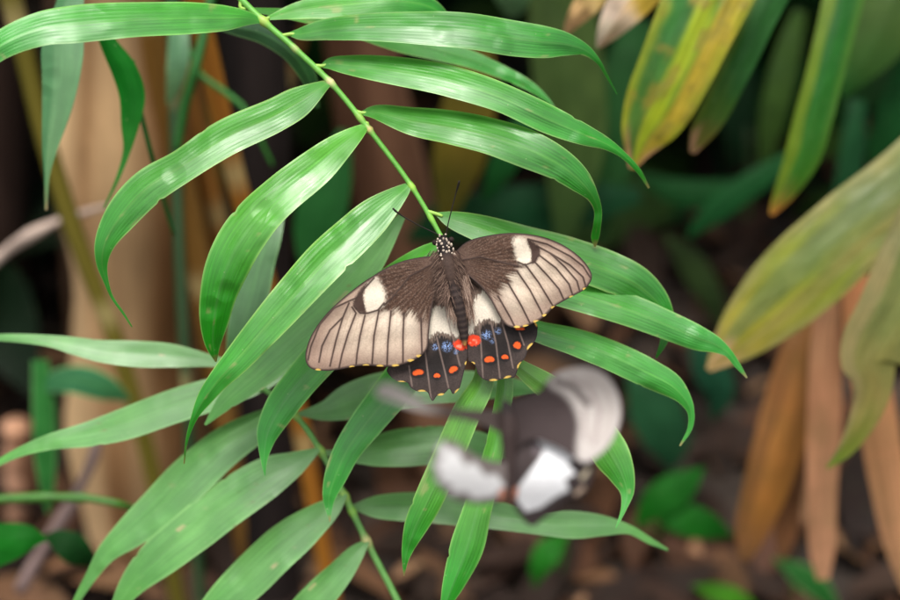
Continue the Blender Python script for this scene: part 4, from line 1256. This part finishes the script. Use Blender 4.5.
RF2 = [(512, 452), (507, 425), (510, 405), (524, 397), (540, 390), (548, 379), (562, 370), (586, 367), (607, 376), (619, 395), (621, 418), (613, 440), (600, 455), (584, 463), (566, 452), (545, 442), (528, 440)]
RH2 = [(510, 446), (526, 433), (545, 437), (565, 444), (580, 456), (590, 463), (593, 474), (588, 488), (580, 498), (569, 500), (557, 509), (543, 519), (532, 526), (521, 517), (512, 502), (507, 488), (507, 465)]
LF2 = [(511, 436), (507, 412), (480, 410), (452, 408), (430, 404), (412, 394), (398, 386), (386, 382), (375, 388), (377, 396), (392, 402), (420, 412), (452, 417), (482, 425)]
LH2 = [(509, 462), (496, 462), (478, 456), (462, 446), (452, 440), (443, 440), (434, 452), (431, 470), (440, 488), (456, 500), (480, 504), (500, 500), (508, 490), (509, 470)]


def dep2(slope, bow=0.0):
    def f(x, y):
        a = np.abs(x - 510) / 100
        return S2 - slope * a + bow * a * a + .004 * np.sin(y * .05)
    return f


wing('hindwing', LH2, paint2((120, 108, 104), [([(505, 486), (496, 474), (486, 476), (474, 462), (466, 466), (456, 448), (450, 452), (442, 442), (438, 452), (444, 458), (433, 464), (441, 474), (437, 480), (452, 486), (450, 494), (466, 492), (474, 499), (494, 496)], (248, 246, 246), 3, False), ([(506, 488), (500, 490), (498, 500), (506, 502)], (232, 150, 120), 2, False)]), dep2(.06), b2, step=1.0)
wing('hindwing', RH2, paint2((58, 48, 48), [([(530, 432), (547, 438), (564, 444), (566, 453), (575, 458), (567, 463), (576, 474), (565, 479), (569, 490), (556, 497), (540, 508), (526, 512), (517, 501), (519, 486), (530, 472), (540, 459), (544, 449)], (240, 240, 243), 1.2, False),
     ([(531, 438), (543, 450), (534, 458)], (96, 86, 90), 2, False), ([(508, 486), (518, 488), (516, 498), (510, 498)], (230, 146, 116), 2, False)],
     [([(582, 478), (588, 470)], (226, 210, 180), 3, .8), ([(576, 494), (583, 488)], (226, 196, 170), 3, .7)]), dep2(.01), b2, step=1.0)
wing('forewing', LF2, paint2((74, 60, 56), [([(440, 380), (428, 398), (432, 412), (350, 420), (350, 360)], (186, 178, 172), 12, True)],
     [([(508, 424), (440, 411), (380, 391)], (50, 40, 38), 2.5, .6)]), dep2(.045), b2, step=1.0)
wing('forewing', RF2, paint2((58, 47, 47), [([(546, 376), (560, 364), (590, 360), (626, 380), (628, 430), (606, 462), (580, 468), (577, 446), (579, 424), (572, 404), (560, 392), (552, 388)], (178, 170, 166), 4, True)],
     [([(556, 381), (574, 388), (588, 404)], (66, 54, 52), 5, .85), ([(570, 379), (590, 387), (600, 410), (594, 444)], (140, 126, 122), 3.5, .7), ([(586, 374), (606, 388), (611, 412), (604, 442)], (160, 148, 142), 3, .6), ([(584, 410), (586, 440)], (130, 116, 112), 3, .6)]), dep2(.03, .02), b2, step=1.0)
V, F, T = body_geo([(505, 398), (506, 408), (508, 425), (509, 445), (509, 465), (509, 485), (510, 500)],
                   [(0, 1), (.05, 4.5), (.13, 5), (.2, 6), (.35, 7), (.5, 5.5), (.7, 5), (.9, 3.5), (1, 1)],
                   lambda t: S2 - .004 + 0 * t, lambda t, th: mixc(np.tile(lin((54, 42, 40)), (len(t), 1)), (34, 28, 28), sstep(.2, .1, t)), n=60)
add_mesh('body', V, F, M_BODY, T, parent=b2)
for pts in ([(503, 399), (495, 388), (484, 378)], [(507, 398), (511, 386), (514, 374)]):
    p = np.array(pts, float)
    tube('antenna', M_BODY, P(p[:, 0], p[:, 1], np.full(3, S2 - .006)), [.0002, .0002, .0004], b2, k=6, n=12, tint=(36, 30, 28))

# ------------------------------------------------------------------ light
SUN_EL, SUN_AZ = 84, 200
w = bpy.data.worlds.new('World')
scene.world = w
w.use_nodes = True
nt = w.node_tree
for n in list(nt.nodes):
    nt.nodes.remove(n)
sky = nt.nodes.new('ShaderNodeTexSky')
sky.sky_type = 'NISHITA'
sky.sun_disc = False
sky.sun_elevation = math.radians(SUN_EL)
sky.sun_rotation = math.radians(SUN_AZ)
sky.dust_density = 4
sky.air_density = 1.0
hs = nt.nodes.new('ShaderNodeHueSaturation'); hs.inputs['Saturation'].default_value = 0.12
bgn = nt.nodes.new('ShaderNodeBackground'); bgn.inputs[1].default_value = 0.10
wo = nt.nodes.new('ShaderNodeOutputWorld')
nt.links.new(sky.outputs[0], hs.inputs['Color']); nt.links.new(hs.outputs[0], bgn.inputs[0]); nt.links.new(bgn.outputs[0], wo.inputs[0])
ld = bpy.data.lights.new('sun', 'SUN')
ld.energy = 1.5
ld.angle = math.radians(24)
ld.color = (1, .955, .87)
lo = bpy.data.objects.new('sun', ld)
col.objects.link(lo)
az = math.radians(SUN_AZ); el = math.radians(SUN_EL)
sd = Vector((math.sin(az) * math.cos(el), math.cos(az) * math.cos(el), math.sin(el)))
lo.rotation_euler = (-sd).to_track_quat('-Z', 'Y').to_euler()

vs = scene.view_settings
vs.view_transform = 'Standard'
vs.look = 'None'
vs.exposure = 1.22
vs.gamma = 1
vs.use_curve_mapping = False
scene.cycles.max_bounces = 6
scene.cycles.transparent_max_bounces = 8
